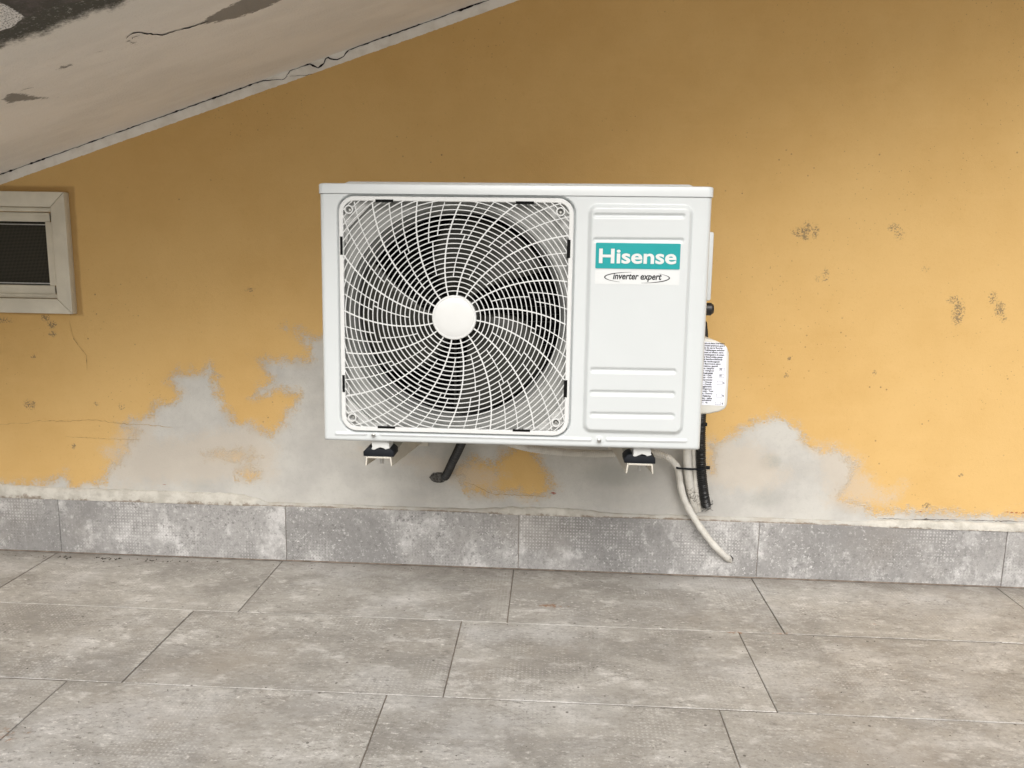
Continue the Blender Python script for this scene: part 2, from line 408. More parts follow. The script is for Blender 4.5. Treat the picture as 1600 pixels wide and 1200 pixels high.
for px, py, rx, ry, amp in ((1290,1000,.025,.012,1),(1298,1018,.02,.01,1),(1300,1052,.025,.010,1),(860,947,.07,.03,.85),(895,945,.04,.02,.9),(1220,988,.05,.012,1),(1150,988,.05,.008,.85),(10,1150,.08,.06,.75),(1360,978,.08,.02,.8)):
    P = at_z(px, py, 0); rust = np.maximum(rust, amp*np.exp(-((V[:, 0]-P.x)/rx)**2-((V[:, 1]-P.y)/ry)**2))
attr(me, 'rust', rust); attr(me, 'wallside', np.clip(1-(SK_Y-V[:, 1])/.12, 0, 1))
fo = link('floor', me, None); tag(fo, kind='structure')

gm = MB(); gm.add([(-150,-150,-.07),(150,-150,-.07),(150,150,-.07),(-150,150,-.07)], [(0,1,2,3)])  # unseen sheet beyond the terrace, added and kept pale to bounce light onto the soffit
tag(gm.build('ground', simple('pale_concrete', (.50,.49,.46), .9, .1, .1, .5)), kind='structure')

# ------------------------------------------------------------------ wall
def wp(px, py): P = at(px, py, WALL_Y); return (P.x, P.z)
def lines(lo, dlo, dhi, hi, step, coarse):
    a = list(np.arange(lo, dlo, coarse)); b = list(np.arange(dlo, dhi, step)); c = list(np.arange(dhi, hi, coarse))
    return a+b+c+[hi]
xs = lines(-4.2, -1.56, 1.32, 4.2, .006, .3); zs = lines(-.02, .12, 1.42, 3.1, .006, .3)
WX0, WX1, WZ0, WZ1 = -1.62, -1.235, .672, .878            # window opening
me, X, Z = grid_mesh('wall', xs, zs, lambda X, Z: np.stack([X, np.full(X.shape, WALL_Y), Z], -1),
                     keep=lambda x, z: ~((x > WX0) & (x < WX1) & (z > WZ0) & (z < WZ1)))
polyA = [(-40,752),(60,756),(100,740),(112,756),(160,752),(163,738),(187,713),(200,690),(213,672),(190,664),(233,650),(240,630),(267,627),(283,613),(258,592),(277,578),(317,580),(328,560),(338,593),(347,627),(363,653),(393,663),(428,674),(442,655),(464,618),(430,612),(393,622),(420,590),(398,562),(437,560),(483,560),(474,530),(446,510),(500,527),(560,500),(700,470),(900,520),(1060,600),(1085,640),(1098,700),(1110,735),(1116,694),(1153,668),(1187,654),(1219,647),(1249,664),(1262,690),(1280,701),(1312,704),(1336,728),(1331,756),(1312,778),(1366,797),(1420,794),(1500,800),(1640,806),(1640,900),(-40,900)]
polyO = [(716,738),(740,720),(760,726),(778,734),(786,712),(808,700),(832,694),(842,728),(862,760),(846,772),(824,775),(800,762),(776,768),(736,766)]
polyW = [[(560,700),(740,716),(790,740),(740,770)], [(187,662),(240,650),(250,700),(240,745),(170,745)], [(1100,690),(1180,690),(1240,740),(1200,770),(1100,760)],
         [(1270,690),(1330,705),(1380,770),(1412,752),(1400,790),(1290,790)], [(160,700),(400,660),(440,700),(430,750),(180,760)], [(728,722),(782,735),(780,768),(735,766)]]
patch = sdf_poly(X, Z, [wp(*p) for p in polyA])
patch = np.minimum(patch, -sdf_poly(X, Z, [wp(*p) for p in polyO]))
# a hole of old paint inside the patch
for ce, rx, rz in (((362,712), .022, .007), ((388,740), .012, .009)):
    c = wp(*ce); patch = np.minimum(patch, (np.sqrt(((X-c[0])/rx)**2+((Z-c[1])/rz)**2)-1)*min(rx, rz))
wash = np.full(X.shape, -1.)
for pl in polyW: wash = np.maximum(wash, sdf_poly(X, Z, [wp(*p) for p in pl]))
scuff = np.zeros(X.shape)
for px, py, rx, rz, am in ((1247,363,.016,.011,.8),(1260,361,.010,.020,1.15),(1274,362,.008,.016,.95),(1397,356,.016,.012,.62),(1406,366,.014,.016,.62),(1290,430,.010,.022,.6),(1276,436,.008,.012,.5),
        (1497,488,.014,.030,.95),(1490,468,.016,.009,.9),(1551,465,.010,.014,.85),(1562,483,.011,.017,1.2),(1568,498,.008,.012,.7),(1446,420,.012,.010,.5),
        (71,496,.010,.008,1.3),(81,507,.010,.009,1.3),(82,522,.010,.006,1.1),(47,632,.016,.014,.85),(52,557,.006,.006,1.1),(5,500,.03,.01,.6),(390,453,.018,.006,.75),(150,632,.01,.01,.5),(190,636,.012,.012,.5),(1233,560,.004,.004,1.4),(1366,583,.005,.006,1.1),(1228,586,.007,.006,1),(1501,743,.004,.004,1.6),(1448,790,.010,.006,1.3),
        (308,668,.016,.016,.8),(290,676,.012,.010,.85),(320,690,.015,.010,.8),(865,770,.014,.010,.8),(115,697,.006,.006,1.3),(475,784,.018,.008,1.2),(540,786,.03,.007,1.1),(440,784,.02,.007,1.1),(580,788,.02,.006,1.1),(1217,810,.014,.008,1.2),(257,758,.035,.006,.9)):
    c = wp(px, py); scuff = np.maximum(scuff, am*np.exp(-(((X-c[0])/rx)**2+((Z-c[1])/rz)**2)))
damp = np.zeros(X.shape)
for px, py, rx, rz, am in ((1203,722,.028,.022,1),(965,742,.10,.035,.7),(720,720,.05,.08,.8),(1195,778,.05,.03,.5),(600,740,.05,.02,.3),(690,748,.035,.018,.5),(310,757,.04,.02,.35)):
    c = wp(px, py); damp = np.maximum(damp, am*np.exp(-(((X-c[0])/rx)**2+((Z-c[1])/rz)**2)**2))
red = np.zeros(X.shape)
for px, py, rx, rz, am in ((1590,801,.05,.006,1.1),(1545,801,.03,.004,.95),(1360,795,.05,.006,.85),(1385,799,.02,.006,.9),(865,771,.012,.008,.95),(258,758,.02,.004,.9),(1440,800,.03,.004,.8)):
    c = wp(px, py); red = np.maximum(red, am*np.exp(-(((X-c[0])/rx)**2+((Z-c[1])/rz)**2)))
attr(me, 'patch', np.clip(patch, -.3, .3)); attr(me, 'wash', np.clip(wash, -.3, .3)); attr(me, 'scuff', scuff); attr(me, 'damp', damp); attr(me, 'red', red)
attr(me, 'strip', np.clip(Z-(SC+SL*X), -.3, .3))
# sealant: a wobbly band just outside the casing
sx0, sx1, sz0, sz1 = -1.70, -1.170, .629-.004, .924+.014
seal = np.minimum(np.minimum(X-sx0, sx1-X), np.minimum(Z-sz0, sz1-Z))
attr(me, 'seal', np.clip(seal, -.2, .2))
wall = link('wall', me, M_WALL)
tag(wall, 'yellow painted plaster wall with grey filler patches, carrying the air conditioner', 'wall')

# cracks on the wall plane (hairlines and the wide one under the eaves)
def crack(name, pts, width, mat, parent, Y, jit=.0012, seed=0, wv=None):
    rr = random.Random(seed); P = []
    for i in range(len(pts)-1):
        a = at(*pts[i], Y); b = at(*pts[i+1], Y); n = max(2, int((b-a).length/.006))
        for q in range(n):
            t = q/n; p = a.lerp(b, t); P.append(p+Vector((0, 0, rr.uniform(-jit, jit))))
    P.append(at(*pts[-1], Y)); m = MB()
    for p in P: p.z = min(p.z, SC+SOF+SL*p.x-.0024+rr.uniform(-.0006, .0006)); n = len(P); vs_ = []
    for i, p in enumerate(P):
        t = (P[min(i+1, n-1)]-P[max(i-1, 0)]); nn = Vector((-t.z, 0, t.x)).normalized()
        ww = width*rr.uniform(.45, 1.25)*min(1, (i+.5)/4, (n-i-.5)/4)
        if rr.random() < .05: ww *= 2
        if mat is M_CRACK: ww *= .2+1.05*max(0, mnoise.noise(Vector((p.x*22, 0, seed)))+.5)
        vs_ += [p+nn*ww*.5, p-nn*ww*.5]
    m.add(vs_, [(2*i, 2*i+1, 2*i+3, 2*i+2) for i in range(n-1)])
    return m.build(name, mat, parent)
crack('crack', [(-10,273),(20,262),(60,247),(109,231),(125,229),(150,215),(200,198),(210,190),(250,176),(309,156),(330,150),(360,137),(406,123),(420,126),(444,124),(450,118)], .0030, M_CRACK, wall, WALL_Y-.0012, seed=1)
crack('crack', [(446,122),(453,110),(462,103),(480,98),(489,102),(497,106),(506,100),(510,88),(516,91),(527,93),(537,88),(546,76),(567,67),(590,58),(617,50),(650,37),(675,29),(720,14),(760,0),(800,-14)], .0034, M_CRACK, wall, WALL_Y-.0012, seed=2)
crack('crack', [(452,119),(470,118),(488,116)], .0018, M_CRACK, wall, WALL_Y-.0012, seed=3)
crack('crack', [(-5,663),(40,661),(60,658),(110,658),(150,656),(190,662),(235,664),(270,668)], .0012, M_HAIR, wall, WALL_Y-.0008, .0018, 4)
crack('crack', [(108,500),(115,530),(135,555),(136,580)], .0010, M_HAIR, wall, WALL_Y-.0008, .001, 5)
crack('crack', [(100,682),(170,686),(220,687)], .0009, M_HAIR, wall, WALL_Y-.0008, .001, 6)
crack('crack', [(725,753),(740,757),(770,772),(860,776)], .0011, M_HAIR, wall, WALL_Y-.0008, .0015, 7)
crack('crack', [(1370,810),(1410,811),(1480,812),(1520,813),(1600,815)], .0016, M_CRACK, wall, WALL_Y-.0092, .0010, 8)

# mortar bead above the skirting
n = 900; xs = np.linspace(-2.4, 2.4, n); prof = 9; vs_ = []; lowa = []; wha = []
def px_of(x): # rough photo column of a wall point, only used to decide where the bead is thick and white
    d = Vector((x, WALL_Y, .16-CAM_H)); return 800+F_PX*d.dot(rt)/d.dot(fw)
for i, x in enumerate(xs):
    p = px_of(x); wht = np.interp(p, [0, 380, 420, 740, 800, 880, 960, 1340, 1400, 1700], [1, 1, 0, 0, .8, .75, .15, .25, 1, 1])
    hk = np.interp(p, [0, 380, 740, 1300, 1700], [.022, .020, .014, .010, .010]); hh = (.009+hk*wht)*(1+.16*mnoise.noise(Vector((x*6, 0, 0)))+.16*mnoise.noise(Vector((x*40, 3, 0)))); bb = (.007+.005*wht)
    for k in range(prof):
        q = k/(prof-1); ang = q*PI
        yy = WALL_Y-bb*math.sin(ang*.5+PI*.0+ (0 if q < 1 else 0))**.6*(1 if q > 0 else 0) if k else WALL_Y+.002
        nz = .0012*mnoise.noise(Vector((x*55, q*3, 1)))
        # q = 0 top (meets the wall), q = 1 bottom (front, resting on the tile)
        zz = SK_H-.001+hh*(1-q**1.6)
        vs_.append((x, yy+nz, zz)); lowa.append(q); wha.append(wht)
fs = [(i*prof+k, i*prof+k+1, (i+1)*prof+k+1, (i+1)*prof+k) for i in range(n-1) for k in range(prof-1)]
mb = MB(); mb.v = vs_; mb.f = fs
me = bpy.data.meshes.new('mortar_bead'); me.from_pydata(vs_, [], fs); attr(me, 'low', lowa); attr(me, 'white', wha)
link('mortar_bead', me, M_BEAD, wall, True)

# skirting of cut tiles
sm = MB(); toff = []
J0 = -1.2675
for j in range(-2, 6):
    xa, xb = J0+j*TL+.0006, J0+(j+1)*TL-.0006; b = len(sm.v)
    y0 = SK_Y+rs.uniform(-.0006, .0006)
    bm_ = MB(); bm_.box((xa, y0, .0005), (xb, WALL_Y+.002, SK_H+rs.uniform(-.001, .001)))
    mm = bm_.mesh('t', .0009, 1)
    sm.add([v.co for v in mm.vertices], [tuple(p.vertices) for p in mm.polygons])
    t = (rs.uniform(-40, 40), rs.uniform(-40, 40), rs.uniform(-40, 40)); toff += [t]*(len(sm.v)-b)
b = len(sm.v); sm.box((-2.5, SK_Y+.003, .0003), (2.4, WALL_Y+.001, SK_H-.002)); toff += [(0, 0, 0)]*(len(sm.v)-b)
me = bpy.data.meshes.new('skirting'); me.from_pydata(sm.v, [], sm.f)
a = me.attributes.new('toff', 'FLOAT_VECTOR', 'POINT'); a.data.foreach_set('vector', np.array(toff, np.float32).ravel())
me.materials.append(M_SKIRT); me.materials.append(M_GROUT)
for p in list(me.polygons)[-6:]: p.material_index = 1
sk = link('skirting', me, None); tag(sk, 'low skirting of mottled grey cut tiles along the foot of the wall', 'skirting')
sealm = MB(); sealm.v = []; 
for i in range(500):
    x = -2.4+4.8*i/499; wv = .0035+.0015*mnoise.noise(Vector((x*20, 0, 5)))
    sealm.v += [(x, SK_Y+.001, .004), (x, SK_Y-wv, .0012)]
sealm.f = [(2*i, 2*i+1, 2*i+3, 2*i+2) for i in range(499)]
sealm.build('grout_line', simple('skirting_grout', (.24,.20,.165), .95, .1, .25, 40), sk)

# ------------------------------------------------------------------ roof overhang
roof = empty('roof_overhang', (0, WALL_Y, SC))
tag(roof, 'sloping eaves with stained cracked pale plaster underside above the yellow wall', 'roof')
Minv = Matrix.Translation(-Vector(roof.location))
EDGE = 1.322
xs = lines(-4.2, -1.7, .3, 4.2, .008, .3); ys = lines(.98, 1.0, WALL_Y, WALL_Y+.1, .008, .1)
c0 = SC+SOF
me, X, Y = grid_mesh('soffit', xs, ys, lambda X, Y: np.stack([X, Y-WALL_Y, c0-SC+SL*X], -1))
def sp(px, py): P = at_soffit(px, py); return (P.x, P.y)
def pol(pts): return sdf_poly(X, Y, [sp(*p) for p in pts])
peel = pol([(306,40),(320,30),(345,16),(372,2),(400,-12),(460,-12),(425,8),(395,20),(360,30),(330,36)])
peel = np.maximum(peel, pol([(0,155),(10,146),(30,144),(60,150),(96,152),(50,157),(10,162)])-.004)
peel = np.maximum(peel, pol([(86,110),(96,103),(116,98),(108,106)])-.002)
peel = np.maximum(peel, pol([(197,60),(200,66),(214,70),(218,76),(212,66)])-.002)
attr(me, 'peel', np.clip(peel, -.3, .3)); attr(me, 'edge', np.clip(EDGE+.0-Y, -.3, .5))
attr(me, 'lump', np.clip(pol([(-40,-10),(10,8),(38,26),(20,42),(-40,60)]), -.3, .3))
so_ = link('soffit', me, M_SOF, roof)
me.flip_normals()
def scrack(pts, width, seed):
    rr = random.Random(seed); P = []
    for i in range(len(pts)-1):
        a = at_soffit(*pts[i]); b = at_soffit(*pts[i+1]); nn = max(2, int((b-a).length/.006))
        for q in range(nn): P.append(a.lerp(b, q/nn)+Vector((rr.uniform(-.001, .001), rr.uniform(-.002, .002), 0)))
    m = MB(); n = len(P); vs_ = []
    for i, p in enumerate(P):
        t = P[min(i+1, n-1)]-P[max(i-1, 0)]; q = Vector((-t.y, t.x, 0)).normalized()*width*rr.uniform(.4, 1.3)*.5*min(1, (i+.5)/4, (n-i-.5)/4)
        for s_ in (1, -1):
            v = p+q*s_; v.z = c0+SL*v.x-.001; vs_.append(v-Vector(roof.location))
    m.add(vs_, [(2*i, 2*i+1, 2*i+3, 2*i+2) for i in range(n-1)]); m.build('crack', M_CRACK, roof)
scrack([(197,59),(205,52),(216,50),(240,53),(255,54),(270,49),(300,41),(330,30)], .0042, 1)
scrack([(205,60),(212,56),(226,53)], .004, 2)
scrack([(34,141),(45,137),(58,134)], .004, 4)
scrack([(148,81),(165,77)], .0025, 5)
sb = MB(); zl = lambda x: c0-SC+SL*x
# slab above the soffit and its outer edge
for (ya, yb, za, zb) in ((.98, WALL_Y+.3, .004, .16),):
    xa, xb = -4.2, 4.2
    sb.add([(xa, ya-WALL_Y, zl(xa)+za), (xb, ya-WALL_Y, zl(xb)+za), (xb, yb-WALL_Y, zl(xb)+za), (xa, yb-WALL_Y, zl(xa)+za),
            (xa, ya-WALL_Y, zl(xa)+zb), (xb, ya-WALL_Y, zl(xb)+zb), (xb, yb-WALL_Y, zl(xb)+zb), (xa, yb-WALL_Y, zl(xa)+zb)],
           [(0,1,2,3),(4,5,6,7),(0,1,5,4),(1,2,6,5),(2,3,7,6),(3,0,4,7)])
sb.build('roof_slab', simple('concrete', (.3,.29,.27), .9, .1, .1, 8), roof)

# ------------------------------------------------------------------ window
wx0, wx1, wz0, wz1 = -1.685, -1.184, .629, .924
win = empty('window', ((wx0+wx1)/2, WALL_Y, wz0)); tag(win, 'small low window with aged cream frame and dark insect screen', 'window')
LW = Vector(win.location)
def frame_mb(x0, x1, z0, z1, wd, y0, y1, inner_y=None, chip=0):
    m = MB(); iy = inner_y if inner_y is not None else y0
    o = [(x0, z0), (x1, z0), (x1, z1), (x0, z1)]; i_ = [(x0+wd, z0+wd), (x1-wd, z0+wd), (x1-wd, z1-wd), (x0+wd, z1-wd)]
    g = .0004
    for a in range(4):
        b = (a+1) % 4
        P = [o[a], o[b], i_[b], i_[a]]
        # small mitre gap
        d = Vector((P[1][0]-P[0][0], 0, P[1][1]-P[0][1])).normalized()*g
        Q = [(P[0][0]+d.x, P[0][1]+d.z), (P[1][0]-d.x, P[1][1]-d.z), (P[2][0]-d.x, P[2][1]-d.z), (P[3][0]+d.x, P[3][1]+d.z)]
        yy = [y0, y0, iy, iy]
        f = [(q[0]-LW.x, yy[e]-LW.y, q[1]-LW.z) for e, q in enumerate(Q)]; r = [(q[0]-LW.x, y1-LW.y, q[1]-LW.z) for q in Q]
        m.add(f+r, [(0,1,2,3),(7,6,5,4),(0,4,5,1),(1,5,6,2),(2,6,7,3),(3,7,4,0)])
    return m
FY = WALL_Y-.020
frame_mb(wx0, wx1, wz0, wz1, .036, FY, WALL_Y+.004).build('casing', M_CASING, win, .0018)
frame_mb(wx0+.037, wx1-.037, wz0+.037, wz1-.037, .010, WALL_Y-.004, WALL_Y+.05).build('rebate', M_CASING, win, .001)
sx0, sx1, sz0, sz1 = wx0+.045, wx1-.045, wz0+.047, wz1-.049
sash = empty('sash', (0, 0, 0)); sash.parent = win
# sash: rails run between the stiles
sw = MB()
def wb(m, a, b): m.box((a[0]-LW.x, a[1]-LW.y, a[2]-LW.z), (b[0]-LW.x, b[1]-LW.y, b[2]-LW.z))
SY = WALL_Y+.000
wb(sw, (sx0, SY, sz1-.022), (sx1, SY+.03, sz1)); wb(sw, (sx0, SY, sz0), (sx1, SY+.03, sz0+.021))
wb(sw, (sx1-.018, SY-.003, sz0+.0215), (sx1, SY+.03, sz1-.0225)); wb(sw, (sx0, SY-.003, sz0+.0215), (sx0+.018, SY+.03, sz1-.0225))
bpy.data.objects.remove(sash)
sash = sw.build('sash', M_CASING, win, .0012)
gk = MB(); wb(gk, (sx0+.018, SY+.012, sz1-.030), (sx1-.018, SY+.014, sz1-.0275)); wb(gk, (sx0+.018, SY+.012, sz0+.024), (sx1-.018, SY+.014, sz0+.027))
gk.build('screen_rail', M_SCREW, sash)
sc_ = MB(); wb(sc_, (sx0+.016, SY+.018, sz0+.016), (sx1-.016, SY+.0185, sz1-.016)); sc_.build('insect_screen', M_SCREEN, win)
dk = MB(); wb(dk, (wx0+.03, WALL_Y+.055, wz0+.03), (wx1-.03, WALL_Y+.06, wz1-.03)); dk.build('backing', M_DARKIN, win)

# ------------------------------------------------------------------ air conditioner
W_, H_, DP = 0.715, 0.4815, 0.24
ac = empty('air_conditioner')
Xa = Vector((1, -.0049, .0041)).normalized(); Za = Vector((-.0041, .0291, 1)).normalized(); Ya = Za.cross(Xa).normalized(); Za = Xa.cross(Ya)
O = Vector((-.4317, 1.4647, .1173+CAM_H))
MA = Matrix.Identity(4)
for i in range(3): MA[i][0] = Xa[i]; MA[i][1] = Ya[i]; MA[i][2] = Za[i]; MA[i][3] = O[i]
ac.matrix_world = MA
tag(ac, 'white outdoor air conditioner with round fan grille, on two brackets on the yellow wall', 'air conditioner')
MAi = MA.inverted()
def U(px, py, dep=0.):                  # photo point -> unit coordinates on the plane y = dep of the unit
    o = MAi @ CAM; d = MAi.to_3x3() @ ray(px, py); t = (dep-o.y)/d.y; p = o+d*t; return (p.x, p.z)
LIDH = .0185; RC = .010
# grille frame, in unit coordinates
gx0 = U(531.5, 500)[0]; gx1 = U(893, 500)[0]; gz1 = U(710, 307.5)[1]; gz0 = U(710, 677)[1]
gcx, gcz = U(710, 496); GR = .030
def rrect(X, Z, x0, x1, z0, z1, r):      # positive inside
    cx, cz = (x0+x1)/2, (z0+z1)/2; qx = np.abs(X-cx)-((x1-x0)/2-r); qz = np.abs(Z-cz)-((z1-z0)/2-r)
    return -(np.sqrt(np.maximum(qx, 0)**2+np.maximum(qz, 0)**2)+np.minimum(np.maximum(qx, qz), 0)-r)
def sstep(x, a, b): t = np.clip((x-a)/(b-a), 0, 1); return t*t*(3-2*t)
e0x, e0z = U(917, 500)[0], U(990, 322)[1]; e1x, e1z = U(1073, 500)[0], U(990, 676)[1]
def groove(X, Z, pa, pb, hw, dep):       # capsule between two photo points
    a = U(*pa); b = U(*pb); t = np.clip(((X-a[0])*(b[0]-a[0])+(Z-a[1])*(b[1]-a[1]))/((b[0]-a[0])**2+(b[1]-a[1])**2), 0, 1)
    d = np.sqrt((X-a[0]-t*(b[0]-a[0]))**2+(Z-a[1]-t*(b[1]-a[1]))**2); return dep*sstep(hw-d, 0, hw*.85)
def front(X, Z):
    h = np.zeros(X.shape)
    h += .0080*sstep(rrect(X, Z, e0x-.004, e1x+.004, e1z-.003, e0z+.004, .018), 0, .0095)
    for a, b in (((930,337),(1066,338)), ((930,375),(1064,376))): h -= groove(X, Z, a, b, .0052, .0036)
    for a, b in (((926,577.5),(1052,579.5)), ((925,612.5),(1050,614.5)), ((925,646.5),(1049,648.5))): h -= groove(X, Z, a, b, .0062, .0034)
    for a, b in (((526,677.5),(571,678)), ((596,678.5),(922,687)), ((949,687),(1071,689))): h += groove(X, Z, a, b, .0042, .0024)
    for c in ((584,679.5), (936,688)):
        p = U(*c); h += .0012*sstep(.009-np.sqrt((X-p[0])**2+(Z-p[1])**2), 0, .003)
    # trough round the grille
    s_ = rrect(X, Z, gx0, gx1, gz0, gz1, GR)
    h -= .0100*sstep(s_, -.0040, -.0010)
    # return at the vertical edges
    R_ = RC
    for e in (X, W_-X):
        q = np.clip(R_-e, 0, R_); h -= R_-np.sqrt(np.maximum(R_**2-q**2, 0))
    # soft fold at the foot
    q = np.clip(.006-(Z+H_), 0, .006); h -= .006-np.sqrt(np.maximum(.006**2-q**2, 0))
    return h
ed = [RC*(1-math.cos(a)) for a in np.linspace(0, PI/2, 9)]
xs = sorted(set([round(v, 6) for v in ed]+[round(W_-v, 6) for v in ed]+[round(v, 6) for v in np.arange(RC, W_-RC+1e-6, .0016)]))
fd = [-H_+.006*(1-math.cos(a)) for a in np.linspace(0, PI/2, 6)]
zs = sorted(set([round(v, 6) for v in fd]+[round(v, 6) for v in np.arange(-H_+.006, -LIDH, .0016)]+[-LIDH-.0005]))
me, X, Z = grid_mesh('cabinet', xs, zs, lambda X, Z: np.stack([X, -front(X, Z), Z], -1),
                     keep=lambda x, z: rrect(x, z, gx0+.0035, gx1-.0035, gz0+.0035, gz1-.0035, GR-.004) < 0)
# sides, bottom, back added to the same mesh
bm = bmesh.new(); bm.from_mesh(me)
def q4(*p):
    v = [bm.verts.new(a) for a in p]; bm.faces.new(v)
t = -LIDH-.0005
q4((0, RC, -H_), (0, RC, t), (0, DP, t), (0, DP, -H_)); q4((W_, RC, -H_), (W_, DP, -H_), (W_, DP, t), (W_, RC, t))
q4((.002, .007, -H_+.001), (.002, DP, -H_+.001), (W_-.002, DP, -H_+.001), (W_-.002, .007, -H_+.001))
q4((0, DP, -H_), (0, DP, t), (W_, DP, t), (W_, DP, -H_))
bm.to_mesh(me); bm.free()
cab = link('cabinet', me, M_WHITE, ac, True)
for p in list(me.polygons)[-4:]: p.use_smooth = False
# side handle and black service cap
hb = MB(); hx = W_; hb.box((hx-.002, .050, U(1110,470,.05)[1]), (U(1114,410,.05)[0], .110, U(1112,362,.05)[1])); hb.build('side_handle', M_WHITE, ac, .004)
cp = MB(); cz_ = U(1110, 483, .10)[1]; cx_ = U(1114.5, 483, .10)[0]; cp.tube([(W_-.01, .10, cz_), (cx_-.005, .10, cz_), (cx_, .10, cz_)], lambda i: .0125 if i < 2 else .0085, 20); cp.build('valve_cap', M_BLKCON, ac, 0, True)
# lid
ld = MB(); o = .0022; r = .011; poly = []
for cx, cy, a0 in ((W_+o-r, -o+r, -90), (W_+o-r, DP+o-r, 0), (-o+r, DP+o-r, 90), (-o+r, -o+r, 180)):
    for k in range(7): a = math.radians(a0+15*k); poly.append((cx+r*math.cos(a), cy+r*math.sin(a)))
n = len(poly); lv = []
for zz, ins in ((-LIDH, 0), (-.0035, 0), (-.0012, .0010), (0, .0035)):
    for x, y_ in poly:
        cx, cy = W_/2, DP/2; lv.append((x-ins*(1 if x > cx else -1), y_-ins*(1 if y_ > cy else -1), zz))
lf = [(l*n+i, l*n+(i+1) % n, (l+1)*n+(i+1) % n, (l+1)*n+i) for l in range(3) for i in range(n)]+[tuple(range(3*n, 4*n)), tuple(range(n-1, -1, -1))]
ld.add(lv, lf)
rx0, rx1 = U(543, 286)[0], U(1078, 290)[0]
ld.add([(rx0-.008, .004, -.0002), (rx1+.008, .004, -.0002), (rx1+.008, DP-.02, -.0002), (rx0-.008, DP-.02, -.0002), (rx0, .010, .0042), (rx1, .010, .0042), (rx1, DP-.03, .0042), (rx0, DP-.03, .0042)],
       [(4,5,6,7),(0,1,5,4),(1,2,6,5),(2,3,7,6),(3,0,4,7)])
lid = ld.build('lid', M_WHITE, ac, 0, True)
# inner rear of the front: recess with a round mouth (bell mouth) and corner sheet
HD = .018; R1, R2 = .2085, .1975
pts = []; seg = 96
sh = MB()
hx0, hx1, hz0, hz1 = gx0+.003, gx1-.003, gz0+.003, gz1-.003
def sq(a):                               # ray from the mouth's centre to the square recess
    c, s_ = math.cos(a), math.sin(a); t = 9
    for v, lo, hi, c0_ in ((c, hx0, hx1, gcx), (s_, hz0, hz1, gcz)):
        if abs(v) > 1e-9: t = min(t, ((hi if v > 0 else lo)-c0_)/v)
    return t
ring = []
for k in range(seg):
    a = 2*PI*k/seg; c, s_ = math.cos(a), math.sin(a); tq = sq(a); ra = min(R1, tq-.0005)
    row = [(gcx+c*tq, .002, gcz+s_*tq), (gcx+c*tq, HD, gcz+s_*tq), (gcx+c*ra, HD, gcz+s_*ra), (gcx+c*(ra-.001), HD+.010, gcz+s_*(ra-.001))]
    for j in range(1, 7):
        q = j/6; row.append((gcx+c*(min(ra-.001, R1)+(R2-min(ra-.001, R1))*q), HD+.008+.026*(1-math.cos(q*PI/2))+.002*q, gcz+s_*(min(ra-.001, R1)+(R2-min(ra-.001, R1))*q)))
    row.append((gcx+c*R2, .106, gcz+s_*R2)); ring.append(row)
m_ = len(ring[0]); sh.add([p for r_ in ring for p in r_], [(k*m_+j, k*m_+j+1, ((k+1) % seg)*m_+j+1, ((k+1) % seg)*m_+j) for k in range(seg) for j in range(m_-1)])
shroud = sh.build('fan_shroud', [M_SHROUD, M_WHITE], ac, 0, True)
for p in shroud.data.polygons:
    c = p.center
    if c.y < HD-.001: p.material_index = 1
# stepped corner sheets with a slanted edge
for sx_, sz_ in ((-1, 1), (1, 1), (1, -1), (-1, -1)):
    X0 = hx0 if sx_ < 0 else hx1; Z0 = hz1 if sz_ > 0 else hz0; L = .083
    P = [(X0, Z0), (X0-sx_*L, Z0), (X0-sx_*L, Z0-sz_*.010), (X0-sx_*.055, Z0-sz_*.012), (X0-sx_*.012, Z0-sz_*.055), (X0-sx_*.010, Z0-sz_*L), (X0, Z0-sz_*L)]
    cs = MB(); cs.prism(P, .0095, HD-.0005); cs.build('corner_sheet', M_SHEET, ac, .0008)
# cavity, coil, fan
cv = MB(); cvp = [(.02, .03), (W_-.25, .03)]
cv.box((.015, .107, -H_+.02), (gx1+.03, .222, -LIDH-.01)); 
cavo = cv.build('interior', M_BLACK, ac)
cavo.data.flip_normals()
fbm = bmesh.new(); fbm.from_mesh(cavo.data)
for f in [f for f in fbm.faces if all(v.co.y < .110 for v in f.verts)]: fbm.faces.remove(f)
fbm.to_mesh(cavo.data); fbm.free()
st = MB()
for xx in (gcx-.022, gcx-.010, gcx+.070, gcx+.078): st.box((xx, HD+.155, -H_+.03), (xx+.004, HD+.16, -LIDH-.02))
for k in range(26): st.box((.03, HD+.185, -.05-.016*k), (gx1+.01, HD+.187, -.0515-.016*k))
st.box((gcx-.035, HD+.12, gcz-.035), (gcx+.035, HD+.17, gcz+.035))
st.build('motor_stand', M_BLADE, ac)
fan = MB(); fy = .072
for b_ in range(3):
    base = math.radians((88, 208, 328)[b_]); nr, na = 12, 14; vs_ = []
    for i in range(nr):
        rr_ = .040+(.190-.040)*i/(nr-1); half = math.radians(34+8*math.sin(PI*i/(nr-1)))
        sw_ = -math.radians(26)*(i/(nr-1))**1.4
        for j in range(na):
            q = j/(na-1)*2-1; a = base+sw_+q*half*(1 if q < 0 else .95)
            vs_.append((gcx+rr_*math.cos(a), fy+.028*q+.004*math.sin(q*PI), gcz+rr_*math.sin(a)))
    fan.add(vs_, [(i*na+j, i*na+j+1, (i+1)*na+j+1, (i+1)*na+j) for i in range(nr-1) for j in range(na-1)])
fo_ = fan.build('fan', M_BLADE, ac, 0, True)
md = fo_.modifiers.new('t', 'SOLIDIFY'); md.thickness = .003
